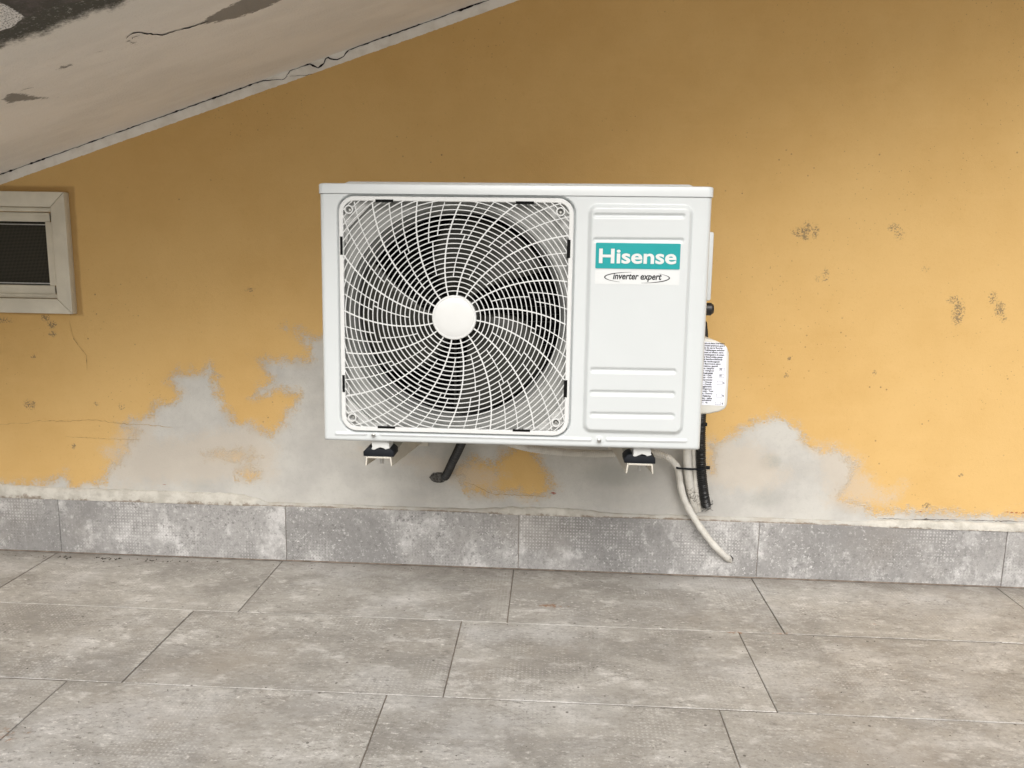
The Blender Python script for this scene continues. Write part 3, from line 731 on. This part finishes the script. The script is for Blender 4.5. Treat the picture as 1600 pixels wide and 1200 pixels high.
hb_ = MB(); hb_.tube([(gcx, fy-.02, gcz), (gcx, fy-.017, gcz), (gcx, fy+.04, gcz)], lambda i: (.030, .040, .042)[i], 32); hb_.build('fan_boss', M_BLADE, fo_, 0, True)

# grille: frame, rings, spiral spokes
grl = MB(); GY = -.0022; WD, DD = .0016, .0034
def rr_loop(x0, x1, z0, z1, r, n=10):
    P = []
    for cx, cz, a0 in ((x1-r, z1-r, 0), (x0+r, z1-r, 90), (x0+r, z0+r, 180), (x1-r, z0+r, 270)):
        for k in range(n+1): a = math.radians(a0+90*k/n); P.append((cx+r*math.cos(a), cz+r*math.sin(a)))
    return P
FWm = .0088
lo_ = [rr_loop(gx0+d, gx1-d, gz0+d, gz1-d, GR-d) for d in (.0006, .0018, FWm-.0010, FWm)]
n = len(lo_[0]); fv = []
for L_, yy in ((lo_[0], .014), (lo_[0], -.0012), (lo_[1], -.0026), (lo_[2], -.0026), (lo_[3], -.0018), (lo_[3], .007)):
    fv += [(x, yy, z) for x, z in L_]
grl.add(fv, [(l*n+i, l*n+(i+1) % n, (l+1)*n+(i+1) % n, (l+1)*n+i) for l in range(5) for i in range(n)])
ix0, ix1, iz0, iz1 = gx0+FWm-.001, gx1-FWm+.001, gz0+FWm-.001, gz1-FWm+.001
def inside(x, z):
    return float(rrect(np.array(x), np.array(z), ix0, ix1, iz0, iz1, GR-FWm)) > 0
BOSS = [U(545.5,327.5), U(876,331), U(551,652), U(868.5,660)]
def free(x, z): return inside(x, z) and all((x-b[0])**2+(z-b[1])**2 > .0076**2 for b in BOSS)
def clip_add(pts, w_, dy=0.):
    run = []
    for p in pts:
        if free(p[0], p[1]): run.append((p[0], GY+dy, p[1]))
        else:
            if len(run) > 1: grl.ribbon(run, w_, DD)
            run = []
    if len(run) > 1: grl.ribbon(run, w_, DD)
HUB = .0405; DR = .00865
for k in range(1, 29):
    r_ = HUB+DR*k; n_ = max(60, int(2*PI*r_/.0035))
    if r_ < .196:
        P = [(gcx+r_*math.cos(2*PI*i/n_), gcz+r_*math.sin(2*PI*i/n_)) for i in range(n_+1)]
    else:
        n_ *= 2; P = [(gcx+r_*math.cos(2*PI*(i+.5)/n_+PI/4), gcz+r_*math.sin(2*PI*(i+.5)/n_+PI/4)) for i in range(n_+1)]
    clip_add(P, WD)
def th(r_):                               # sweep of a spoke
    rho = (r_-HUB)/.001182; return -math.radians(.145)*rho*rho/(rho+14)
def spoke(a0, k0, k1, w_=WD, dy=.0004):
    ra, rb = HUB+DR*k0, HUB+DR*k1; n_ = max(3, int((rb-ra)/.003))
    P = []
    for i in range(n_+1):
        r_ = ra+(rb-ra)*i/n_; a = a0+th(r_); P.append((gcx+r_*math.cos(a), gcz+r_*math.sin(a)))
    clip_add(P, w_, dy)
st_ = 2*PI/16; A0 = math.radians(16)
for s_ in range(16):
    a = A0+s_*st_; spoke(a, -.3, 29, .0023, -.0002)
    spoke(a+st_*.5, 4+(s_ % 3 == 1), 12+(s_ % 2))
    spoke(a+st_/3+.01, 12+((s_+1) % 2), 29); spoke(a+st_*2/3-.01, 12+(s_ % 2), 29)
grille = grl.build('fan_grille', M_PLAST, ac)
for b in BOSS:
    m = MB(); n_ = 20
    vs_ = []
    for rr_, yy in ((.0080, .012), (.0080, -.0034), (.0060, -.0034), (.0056, .014)):
        vs_ += [(b[0]+rr_*math.cos(2*PI*i/n_), yy, b[1]+rr_*math.sin(2*PI*i/n_)) for i in range(n_)]
    m.add(vs_, [(l*n_+i, l*n_+(i+1) % n_, (l+1)*n_+(i+1) % n_, (l+1)*n_+i) for l in range(3) for i in range(n_)])
    bo = m.build('screw_boss', M_PLAST, grille)
    m = MB(); m.tube([(b[0], .0125, b[1]), (b[0], .0135, b[1])], .0062, 16); m.build('screw_well', M_BLADE, bo)
    m = MB(); m.tube([(b[0], .0045, b[1]), (b[0], .006, b[1]), (b[0], .012, b[1])], lambda i: (.0022, .0034, .0036)[i], 14); m.build('screw', M_SCREW, bo, 0, True)
def slot(p, q):
    a = U(*p); b = U(*q); m = MB(); m.box((min(a[0], b[0])-.0004, -.0032, min(a[1], b[1])-.0004), (max(a[0], b[0])+.0004, -.0022, max(a[1], b[1])+.0004))
    m.build('vent_slot', M_BLACK, grille)
for p, q in (((587.5,312),(614.5,316)), ((806.5,315),(834,319)), ((532.3,370),(536,398)), ((886.5,375),(890.5,403)), ((535.8,586),(539.3,612)), ((881.5,594),(885.5,620)), ((591,665.5),(617.5,669)), ((801.5,670.5),(828,674))):
    slot(p, q)
hc = MB(); n_ = 48; vs_ = []; hr = .0412
for rr_, yy in ((hr, .006), (hr, -.004), (hr-.0010, -.0052), (hr-.0035, -.0055), (hr-.0042, -.0049), (hr-.0050, -.0053), (hr*.6, -.0066), (hr*.25, -.0071), (.0005, -.0072)):
    vs_ += [(gcx+rr_*math.cos(2*PI*i/n_), yy, gcz+rr_*math.sin(2*PI*i/n_)) for i in range(n_)]
hc.add(vs_, [(l*n_+i, l*n_+(i+1) % n_, (l+1)*n_+(i+1) % n_, (l+1)*n_+i) for l in range(8) for i in range(n_)]+[tuple(range(8*n_, 9*n_))])
hc.build('hub_cap', M_PLAST, grille, 0, True)

# front screws
for c in ((584,679.5), (936,688)):
    p = U(*c); m = MB(); m.tube([(p[0], -.0050, p[1]), (p[0], -.0042, p[1]), (p[0], -.0012, p[1])], lambda i: (.0025, .0040, .0042)[i], 16); s1 = m.build('screw', M_SCREW, ac, 0, True)
    m = MB(); m.box((p[0]-.0026, -.0053, p[1]-.0004), (p[0]+.0026, -.0049, p[1]+.0004)); m.build('screw_slot', M_BLACK, s1)

# badge and lettering
def text_mesh(txt, x0, x1, z0, z1, y_, dep, shear=0., bold=0., rot=0.):
    cu = bpy.data.curves.new('t', 'FONT'); cu.body = txt; cu.size = 1; cu.shear = shear; cu.offset = bold; cu.resolution_u = 4
    o = bpy.data.objects.new('t', cu); COL.objects.link(o); bpy.context.view_layer.update()
    dg = bpy.context.evaluated_depsgraph_get(); me = bpy.data.meshes.new_from_object(o.evaluated_get(dg))
    bpy.data.objects.remove(o)
    co = np.array([v.co[:] for v in me.vertices])
    if len(co) == 0: return me
    mn, mx = co.min(0), co.max(0)
    for v in me.vertices:
        a = (v.co.x-mn[0])/(mx[0]-mn[0]); b = (v.co.y-mn[1])/(mx[1]-mn[1])
        v.co = (x0+(x1-x0)*a, y_, z0+(z1-z0)*b+rot*(x1-x0)*a)
    bm = bmesh.new(); bm.from_mesh(me); bmesh.ops.remove_doubles(bm, verts=bm.verts, dist=1e-7)
    r = bmesh.ops.extrude_face_region(bm, geom=bm.faces[:]); bmesh.ops.translate(bm, verts=[g for g in r['geom'] if isinstance(g, bmesh.types.BMVert)], vec=(0, -dep, 0))
    bmesh.ops.recalc_face_normals(bm, faces=bm.faces)
    for f in bm.faces: f.smooth = False
    bm.to_mesh(me); bm.free(); return me
PY = -.0080                              # raised panel's surface
b0 = U(930.6, 380); b1 = U(1062.5, 380.5); b2 = U(1061, 421); b3 = U(930, 419.5)
bx0, bx1 = (b0[0]+b3[0])/2, (b1[0]+b2[0])/2; bz1 = (b0[1]+b1[1])/2; bz0 = (b2[1]+b3[1])/2
bd = MB(); bd.prism(rr_loop(bx0, bx1, bz0, bz1, .0016, 4), PY-.0007, PY); badge = bd.build('badge', M_TEAL, ac)
lz0, lz1 = U(1000, 412.5)[1], U(1000, 390.5)[1]
lx0, lx1 = U(935.5, 402)[0], U(1056, 402)[0]
tm = text_mesh('Hisense', lx0, lx1, lz0, lz1+.0012, PY-.0007, .0005, .0, .024)
link('lettering', tm, M_PLAST, badge)
st2 = MB(); s0 = U(929.5, 421.8); s1_ = U(1060, 445.5); st2.box((s0[0], PY-.0003, s1_[1]), (s1_[0], PY, s0[1]-.0002)); stk = st2.build('slogan_sticker', M_CLEAR, ac)
ex0, ex1 = U(957, 434)[0], U(1033, 434)[0]
tm = text_mesh('inverter expert', ex0, ex1, U(1000, 439.6)[1]-.0006, U(1000, 427.2)[1], PY-.0003, .0003, .22, .026); link('lettering', tm, M_INK, stk)
sw2 = MB(); ecx, ecz = U(994.5, 433.7); ea = (U(1045, 434)[0]-U(944.5, 434)[0])/2; eb = .0098
for a0, a1 in ((100, 238), (-82, 48)):
    n_ = 40; vs_ = []
    for i in range(n_+1):
        q = i/n_; a = math.radians(a0+(a1-a0)*q); wd = .0004+.0021*math.sin(PI*q)**1.5
        for d in (wd/2, -wd/2): vs_.append((ecx+(ea+d)*math.cos(a), PY-.0006, ecz+(eb+d)*math.sin(a)))
    sw2.add(vs_, [(2*i, 2*i+1, 2*i+3, 2*i+2) for i in range(n_)])
sw2.build('swoosh', M_INK, stk)

# valve cover on the right side with its data sticker
VY = .085
vc = MB(); vp = [U(*p, VY) for p in ((1080,524),(1100,527.5),(1118,532),(1131,537.5),(1137,543),(1139.5,552),(1139,590),(1137,632),(1133,639.5),(1124,643.5),(1108,647),(1075,648))]
vc.prism(vp, VY, VY+.115)
cover = vc.build('valve_cover', M_COVER, ac, .0045, seg=3)
sk2 = MB(); sp_ = [U(*p, VY-.0012) for p in ((1078,532.5),(1103,534),(1126,536.5),(1135.2,542.5),(1134.5,590),(1131.5,634),(1076,632))]
sk2.prism(sp_, VY-.0006, VY-.0001); dst = sk2.build('data_sticker', M_STICK, cover)
LN = ['gases fluorados de efecto invernadero','contains fluorinated greenhouse gases a','gaz a effet de serre fluores','fluorierte Treibhausgase enthalten','gas fluorurati ad effetto serra','gefluoreerde broeikasgassen in dit systeem','indeholder fluorholdige gasser','fluoroituja kasvihuonekaasuja','fluorerade vaxthusgaser','obsahuje fluorovane plyny','fluortartalmu gazok','a. Refrigerante - Refrigerant','Kaltemittel - Refrigerant','Fluido - Koelmiddel','Kylmaaine - Gaz','b. potencial - GWP','Treibhauspotenzial','c. Carga - Charge','Fullung - Carica','carica aggiuntiva','total refrigerant','d. Carga total - Total','e. Fabrica - Factory','Werk - Fabbrica','in fabbrica - usine','CO2 - equivalente','kg - t']
yy = 537.0
tmb = MB()
def put_text(t, x0p, x1p, y0p, y1p, parent):
    a = U(x0p, y1p, VY-.0012); b = U(x1p, y0p, VY-.0012)
    return text_mesh(t, a[0], b[0], a[1], b[1], VY-.0006, .0002, 0, .034)
acc = bmesh.new()
for i, t in enumerate(LN):
    y0p = 535.6+i*3.55; x0p = 1088-(.12*i); wdt = (min(1112+len(t)*.62, 1132.5) if i < 11 else min(1106+len(t)*.5, 1117.5))-x0p-.12*i
    m1 = put_text(t, x0p, x0p+wdt, y0p, y0p+2.5, None); acc.from_mesh(m1)
for t, x, y_ in (('R32', 1125, 575.5), ('675', 1124.5, 585.5), ('kg', 1129.5, 597), ('kg', 1128.5, 617), ('t', 1127.5, 629)):
    m1 = put_text(t, x, x+3.4*(1 if len(t) > 2 else .8), y_, y_+3, None); acc.from_mesh(m1)
me = bpy.data.meshes.new('sticker_print'); acc.to_mesh(me); acc.free()
def boxline(m, x, y_, w_, h_):
    a = U(x, y_, VY-.0012); b = U(x+w_, y_+h_, VY-.0012); t = .00035
    for A_, B_ in (((a[0], a[1]-t), (b[0], a[1])), ((a[0], b[1]), (b[0], b[1]+t)), ((a[0], b[1]), (a[0]+t, a[1])), ((b[0]-t, b[1]), (b[0], a[1]))):
        m.box((A_[0], VY-.0008, A_[1]), (B_[0], VY-.0006, B_[1]))
bl = MB()
for x, y_, w_, h_ in ((1124,575,8,5), (1123.5,585,8,5), (1120.5,595.5,8.5,5.5), (1119.5,615.5,8.5,5.5), (1117.5,628,8.5,4.5)): boxline(bl, x, y_, w_, h_)
bm = bmesh.new(); bm.from_mesh(me); bm.from_mesh(bl.mesh('b')); bm.to_mesh(me); bm.free()
link('sticker_print', me, M_INK, dst)

# ------------------------------------------------------------------ brackets with rubber pads, unit feet
FYW = 1.462
def bracket(idx, pxl, pxr, ytop, ybot, hole, label):
    root = empty('wall_bracket', at((pxl+pxr)/2, ytop, WALL_Y)); root.location.y = WALL_Y
    a = at(pxl, ytop, FYW); b = at(pxr, ytop+.6, FYW); zt = a.z; zb = at(pxl, ybot, FYW).z
    x0, x1 = a.x, b.x; t = .0034; dep = zt-zb; m = MB(); sp_ = .003
    root.location = ((x0+x1)/2, WALL_Y, zt)
    R_ = Vector(root.location); rise = 0
    prof_ = lambda d, z: z
    def P(x, y_, z): return (x-R_.x, y_-R_.y, z-R_.z)
    # web
    m.add([P(x0+sp_, FYW, zt-t), P(x1-sp_, FYW, zt-t), P(x1-sp_, WALL_Y, zt-t), P(x0+sp_, WALL_Y, zt-t), P(x0+sp_, FYW, zt), P(x1-sp_, FYW, zt), P(x1-sp_, WALL_Y, zt), P(x0+sp_, WALL_Y, zt)],
          [(3,2,1,0),(4,5,6,7),(0,1,5,4),(1,2,6,5),(2,3,7,6),(3,0,4,7)])
    # flanges growing deeper towards the wall
    for xa, xb, fl in ((x0, x0+sp_, -1), (x1-sp_, x1, 1)):
        g = fl*.0012; dr = dep+.052
        xi = xa if fl > 0 else xb
        lo_a, lo_b = (xa-(.0022 if fl < 0 else 0)+ (0), xb-(.0022 if fl < 0 else 0)) if fl < 0 else (xa+.0022, xb+.0022)
        m.add([P(lo_a, FYW, zt-dep), P(lo_b, FYW, zt-dep), P(lo_b, WALL_Y, zt-dr), P(lo_a, WALL_Y, zt-dr), P(xa, FYW, zt-.0004), P(xb, FYW, zt-.0004), P(xb, WALL_Y, zt-.0004), P(xa, WALL_Y, zt-.0004)],
              [(3,2,1,0),(4,5,6,7),(0,1,5,4),(1,2,6,5),(2,3,7,6),(3,0,4,7)])
    m.box(P(x0-.002, WALL_Y-.006, zt-.09), P(x1+.002, WALL_Y, zt-.0005))
    m.build('channel', M_BRKT, root, .0006, seg=1)
    for dy in (.0, .235):
        pd = MB(); poly = [((p[0])/8, p[1]/8) for p in hole]
        # pad profile in photo units relative to the channel's top-left corner
        q = [(a.x+(u_)*FYW/F_PX*1.0, zt-(v_)*FYW/F_PX*1.0) for u_, v_ in PADP]
        s_ = (x1-x0)/(39*FYW/F_PX)
        q = [(x0+(x-x0)*s_-R_.x, z-R_.z) for x, z in q]
        pd.prism(q, FYW-R_.y+dy+.0015, FYW-R_.y+dy+.045); pad = pd.build('rubber_pad', M_RUBBER, root, .0012)
        ft = MB(); q = [(x0+((u_)*FYW/F_PX)*s_-R_.x, zt-(v_)*FYW/F_PX-R_.z) for u_, v_ in FOOTP]
        ft.prism(q, FYW-R_.y+dy+.001, FYW-R_.y+dy+.040)
        # the foot belongs to the unit
        f_ = ft.mesh('foot', .0012); f_.transform(MAi @ Matrix.Translation(R_)); link('foot', f_, M_PLAST, ac, True)
        bl_ = MB(); cx = (x0+x1)/2-R_.x+.002
        bl_.tube([(cx, FYW-R_.y+dy+.02, -t), (cx, FYW-R_.y+dy+.02, -.0085)], .0066, 6); bl_.tube([(cx, FYW-R_.y+dy+.02, -.0075), (cx, FYW-R_.y+dy+.02, -.0185)], .0032, 10)
        bl_.build('bolt', M_SCREW, root, 0, False)
    tag(root, label, 'bracket', 'brackets under the air conditioner')
    return root
# profile points in photo pixels relative to the channel's front top-left corner (x right, y down)
PADP = [(-4.5,-.1),(-4.8,-7.5),(.5,-13.2),(6,-15.2),(9,-12.8),(13,-12),(18.5,-14.4),(24,-12.4),(29,-12.5),(32,-15),(37,-14),(43,-8.5),(43.2,-.1),(21,-.1)]
FOOTP = [(8,-12),(9.5,-16.5),(8.5,-22.5),(10,-26),(33,-26),(36,-22),(35.5,-17),(37,-14.5),(30,-12),(27.5,-14),(22,-15.5),(17,-13.5),(14,-11.5),(11,-11)]
bracket(0, 572, 611, 713.2, 727.5, [], 'cream steel bracket under the left end of the unit, below the fan')
bracket(1, 980, 1020, 724, 739.5, [], 'cream steel bracket beside the white hose, under the right end of the unit')

# ------------------------------------------------------------------ hoses, pipes, conduits
def corr(P, r_, amp, pitch):
    L = [0]
    for i in range(1, len(P)): L.append(L[-1]+(P[i]-P[i-1]).length)
    return lambda i: r_+amp*math.sin(2*PI*L[i]/pitch)
def base_at(P, root): return [p-Vector(root.location) for p in P]
# drain hose: ribbed length, then a taped smooth length to the hole in the skirting
P = smooth_path([at(*p) for p in ((770,684,1.70),(800,693,1.72),(830,700.5,1.75),(880,706.5,1.79),(925,708.5,1.82),(960,708,1.845),(1000,706,1.862),(1030,710,1.875),(1046,717,1.88))], .0009)
hose = empty('drain_hose', at(1138, 873, SK_Y)); tag(hose, 'white drain hose, ribbed then smooth, bending down into a hole in the skirting', 'hose')
m = MB(); m.tube(base_at(P, hose), corr(P, .0070, .0022, .0056), 14); m.build('ribbed_length', M_HOSE, hose, 0, True)
P = smooth_path([at(*p) for p in ((1040,713.5,1.88),(1048,718,1.88),(1058,730,1.882),(1061.5,745,1.884),(1064,762,1.885),(1070,782,1.886),(1082,805,1.883),(1097,828,1.880),(1113,849,1.880),(1128,864.5,1.886),(1136,871.5,1.897),(1141,875.5,1.912))], .003)
m = MB(); rr2 = random.Random(5); rads = [.0079+.0003*math.sin(i*.7)+(.0005 if (i//9) % 2 else 0) for i in range(len(P))]
m.tube(base_at(P, hose), lambda i: rads[i], 16); o = m.build('smooth_length', M_DHOSE, hose, 0, True)
co = np.array([v.co[:] for v in o.data.vertices]); attr(o.data, 'dirt', np.clip(.45+.55*(1-np.abs(co[:, 2]-.02)/.15)*0+.55*np.exp(-((co[:, 2]-.0)/.05)**2)+.0, 0, 1.2)*.62)
hl = MB(); c = at(1139, 873.5, SK_Y-.0004); n_ = 20
P1 = [(.011*math.cos(2*PI*i/n_)*(1+.15*mnoise.noise(Vector((i*.9, 0, 0)))), .0095*math.sin(2*PI*i/n_)*(1+.2*mnoise.noise(Vector((i*.7, 4, 0))))) for i in range(n_)]
hl.prism([(c.x+a_, c.z+b_) for a_, b_ in P1], SK_Y-.0012, SK_Y-.0004)
hl.build('drilled_hole', M_CRACK, sk)
# two wrapped refrigerant pipes
def pipe(name, pts, r_, mat, label, cat, group=None, dirty=False):
    P = smooth_path([at(*p) for p in pts], .003); o = empty(name, P[-1]); tag(o, label, cat, group)
    return o, P
P = smooth_path([at(*p) for p in ((1075,640,1.80),(1074,672,1.84),(1073.5,705,1.872),(1075.5,740,1.884),(1079,765,1.893),(1083,785,1.902),(1087,797,1.916))], .003)
m = MB(); R0 = P[-1].copy(); m.tube(P, lambda i: .0103+.0002*math.sin(i*1.3), 18); o = m.build('insulated_pipe', M_DHOSE, None, 0, True)
co = np.array([v.co[:] for v in o.data.vertices]); attr(o.data, 'dirt', np.exp(-((co[:, 2]-at(1080,775,1.89).z)/.035)**2)*.42+.35)
tag(o, 'thick white wrapped pipe between the drain hose and the thinner pipe', 'pipe', 'wrapped pipes below the unit')
P = smooth_path([at(*p) for p in ((1084,640,1.82),(1083.5,672,1.86),(1084,705,1.884),(1086,740,1.892),(1088,765,1.897),(1090,785,1.903),(1092,797,1.916))], .003)
m = MB(); m.tube(P, lambda i: .0072+.0002*math.sin(i*1.1), 16); o = m.build('insulated_pipe', M_DHOSE, None, 0, True)
co = np.array([v.co[:] for v in o.data.vertices]); attr(o.data, 'dirt', np.exp(-((co[:, 2]-at(1088,780,1.89).z)/.03)**2)*.40+.35)
tag(o, 'thinner white wrapped pipe touching the black conduit', 'pipe', 'wrapped pipes below the unit')
# black conduit at the right
P = smooth_path([at(*p) for p in ((1096,505,1.72),(1098.5,540,1.76),(1097.5,600,1.82),(1095,660,1.858),(1095,700,1.872),(1096,735,1.882),(1098.5,760,1.889),(1101.5,780,1.897),(1103.5,790,1.904))], .0009)
m = MB(); m.tube(P, corr(P, .0106, .0016, .0052), 18, cap=False); o = m.build('black_conduit', M_BLKCON, None, 0, True)
tag(o, 'black ribbed conduit with frayed end, running down beside the white pipes', 'conduit')
fr = MB(); rr3 = random.Random(11); e = P[-1]
for k in range(26):
    a = rr3.uniform(0, 2*PI); r_ = rr3.uniform(.004, .012); p0 = e+Vector((r_*math.cos(a)+.001, -.004+.004*math.sin(a), rr3.uniform(-.006, .020)))
    Q = [p0]
    for j in range(5): Q.append(Q[-1]+Vector((rr3.uniform(-.004, .004), rr3.uniform(-.002, .003), rr3.uniform(-.005, .002))))
    fr.tube(smooth_path(Q, .0015), .0007, 5)
fr.build('frayed_wire', simple('grey_wire', (.16,.16,.15), .4, .5, .3, 200), o, 0, True)
gl = MB()
for i in range(int(len(P)*.70), len(P)-6, 2):
    pass
# short black conduit out of the wall
P = smooth_path([at(*p) for p in ((728,672,1.74),(722,690,1.78),(714,708,1.82),(707,722,1.858),(701.5,734,1.885),(698,741,1.902),(695,745.5,1.922))], .0009)
m = MB(); m.tube(P, corr(P, .0096, .0014, .0050), 18); o = m.build('black_conduit', M_BLKCON, None, 0, True)
tag(o, 'short black ribbed conduit leaving the wall between the two brackets', 'conduit')
hl = MB(); c = at(685, 746, WALL_Y); n_ = 26
for rr_, y0, mat in ((.0205, -.0018, None),):
    P1 = [(rr_*1.05*math.cos(2*PI*i/n_)*(1+.18*mnoise.noise(Vector((i*.9, 0, 2)))), rr_*.68*math.sin(2*PI*i/n_)*(1+.2*mnoise.noise(Vector((i*.7, 4, 1))))) for i in range(n_)]
    hl.prism([(c.x+a_, c.z+b_) for a_, b_ in P1], WALL_Y-.0014, WALL_Y-.0003)
hl.build('mortar_plug', simple('rough_mortar', (.17,.165,.155), .95, .1, .4, 160, .004, bscale=200), wall)
# cable ties
def tie(pts, headpt, label):
    P = smooth_path([at(*p) for p in pts], .003); m = MB(); n_ = len(P); vs_ = []
    for i, p in enumerate(P): vs_ += [p+Vector((0, -.0012, .0023)), p+Vector((0, -.0012, -.0023)), p+Vector((0, .001, .0023)), p+Vector((0, .001, -.0023))]
    m.add(vs_, [f for i in range(n_-1) for f in ((4*i, 4*i+1, 4*i+5, 4*i+4), (4*i, 4*i+4, 4*i+6, 4*i+2), (4*i+1, 4*i+3, 4*i+7, 4*i+5), (4*i+2, 4*i+6, 4*i+7, 4*i+3))])
    o = m.build('cable_tie', M_RUBBER, None)
    h = MB(); c = at(*headpt); h.box((c.x-.0048, c.y-.004, c.z-.0040), (c.x+.0048, c.y+.003, c.z+.0040)); h.box((c.x-.012, c.y-.001, c.z-.0018), (c.x-.004, c.y+.001, c.z+.0018)); h.build('tie_head', M_RUBBER, o, .0012)
    tag(o, label, 'cable tie', 'cable ties round the pipes'); return o
tie(((1055.5,730.5,1.885),(1057,731,1.871),(1062,731.8,1.868),(1068,732.3,1.868),(1076,732.8,1.867),(1084,733,1.870),(1088,733,1.872),(1095,733,1.866),(1102,731.5,1.874),(1104.5,731,1.884)), (1106,730.5,1.886), 'black cable tie binding hose, pipes and conduit below the unit')
tie(((1084,664,1.845),(1090,664,1.842),(1098,663.5,1.846),(1101,663.5,1.856)), (1101.5,663,1.858), 'black cable tie on the conduit just under the valve cover')

# ------------------------------------------------------------------ crumbs along the foot of the skirting
cr = MB(); rr4 = random.Random(21)
def crumb(p, s_):
    b = bmesh.new(); bmesh.ops.create_icosphere(b, subdivisions=1, radius=s_)
    for v in b.verts: v.co = Vector((v.co.x*rr4.uniform(.7, 1.4), v.co.y*rr4.uniform(.7, 1.3), v.co.z*rr4.uniform(.4, .8)))+Vector(p)
    b.verts.ensure_lookup_table(); b.faces.ensure_lookup_table()
    cr.add([v.co for v in b.verts], [tuple(v.index for v in f.verts) for f in b.faces]); b.free()
for c_, n_, sp_, sz in ((168, 16, 16, .0022), (205, 8, 26, .0013), (232, 6, 9, .0015), (102, 10, 6, .002), (280, 10, 40, .0014), (60, 12, 50, .0013), (420, 16, 120, .0011), (760, 14, 260, .0010), (1250, 14, 300, .0010)):
    for _ in range(n_):
        px = rr4.gauss(c_, sp_); P = at_z(px, 866+px*.0345+abs(rr4.gauss(0, 2)), .0)
        crumb((P.x, min(P.y, SK_Y-.003), .001), sz*rr4.uniform(.5, 1.5))
for _ in range(150):
    px = rr4.uniform(-20, 1620); py = rr4.uniform(900, 1230); P = at_z(px, py, 0)
    if P.y < SK_Y-.02: crumb((P.x, P.y, .0012), rr4.uniform(.0005, .0013))
crumbs = cr.build('grit', simple('grit', (.16,.145,.125), .9, .1, .4, 300)); tag(crumbs, 'dark crumbs of mortar and grit scattered on the tiled floor', 'grit', kind='stuff')
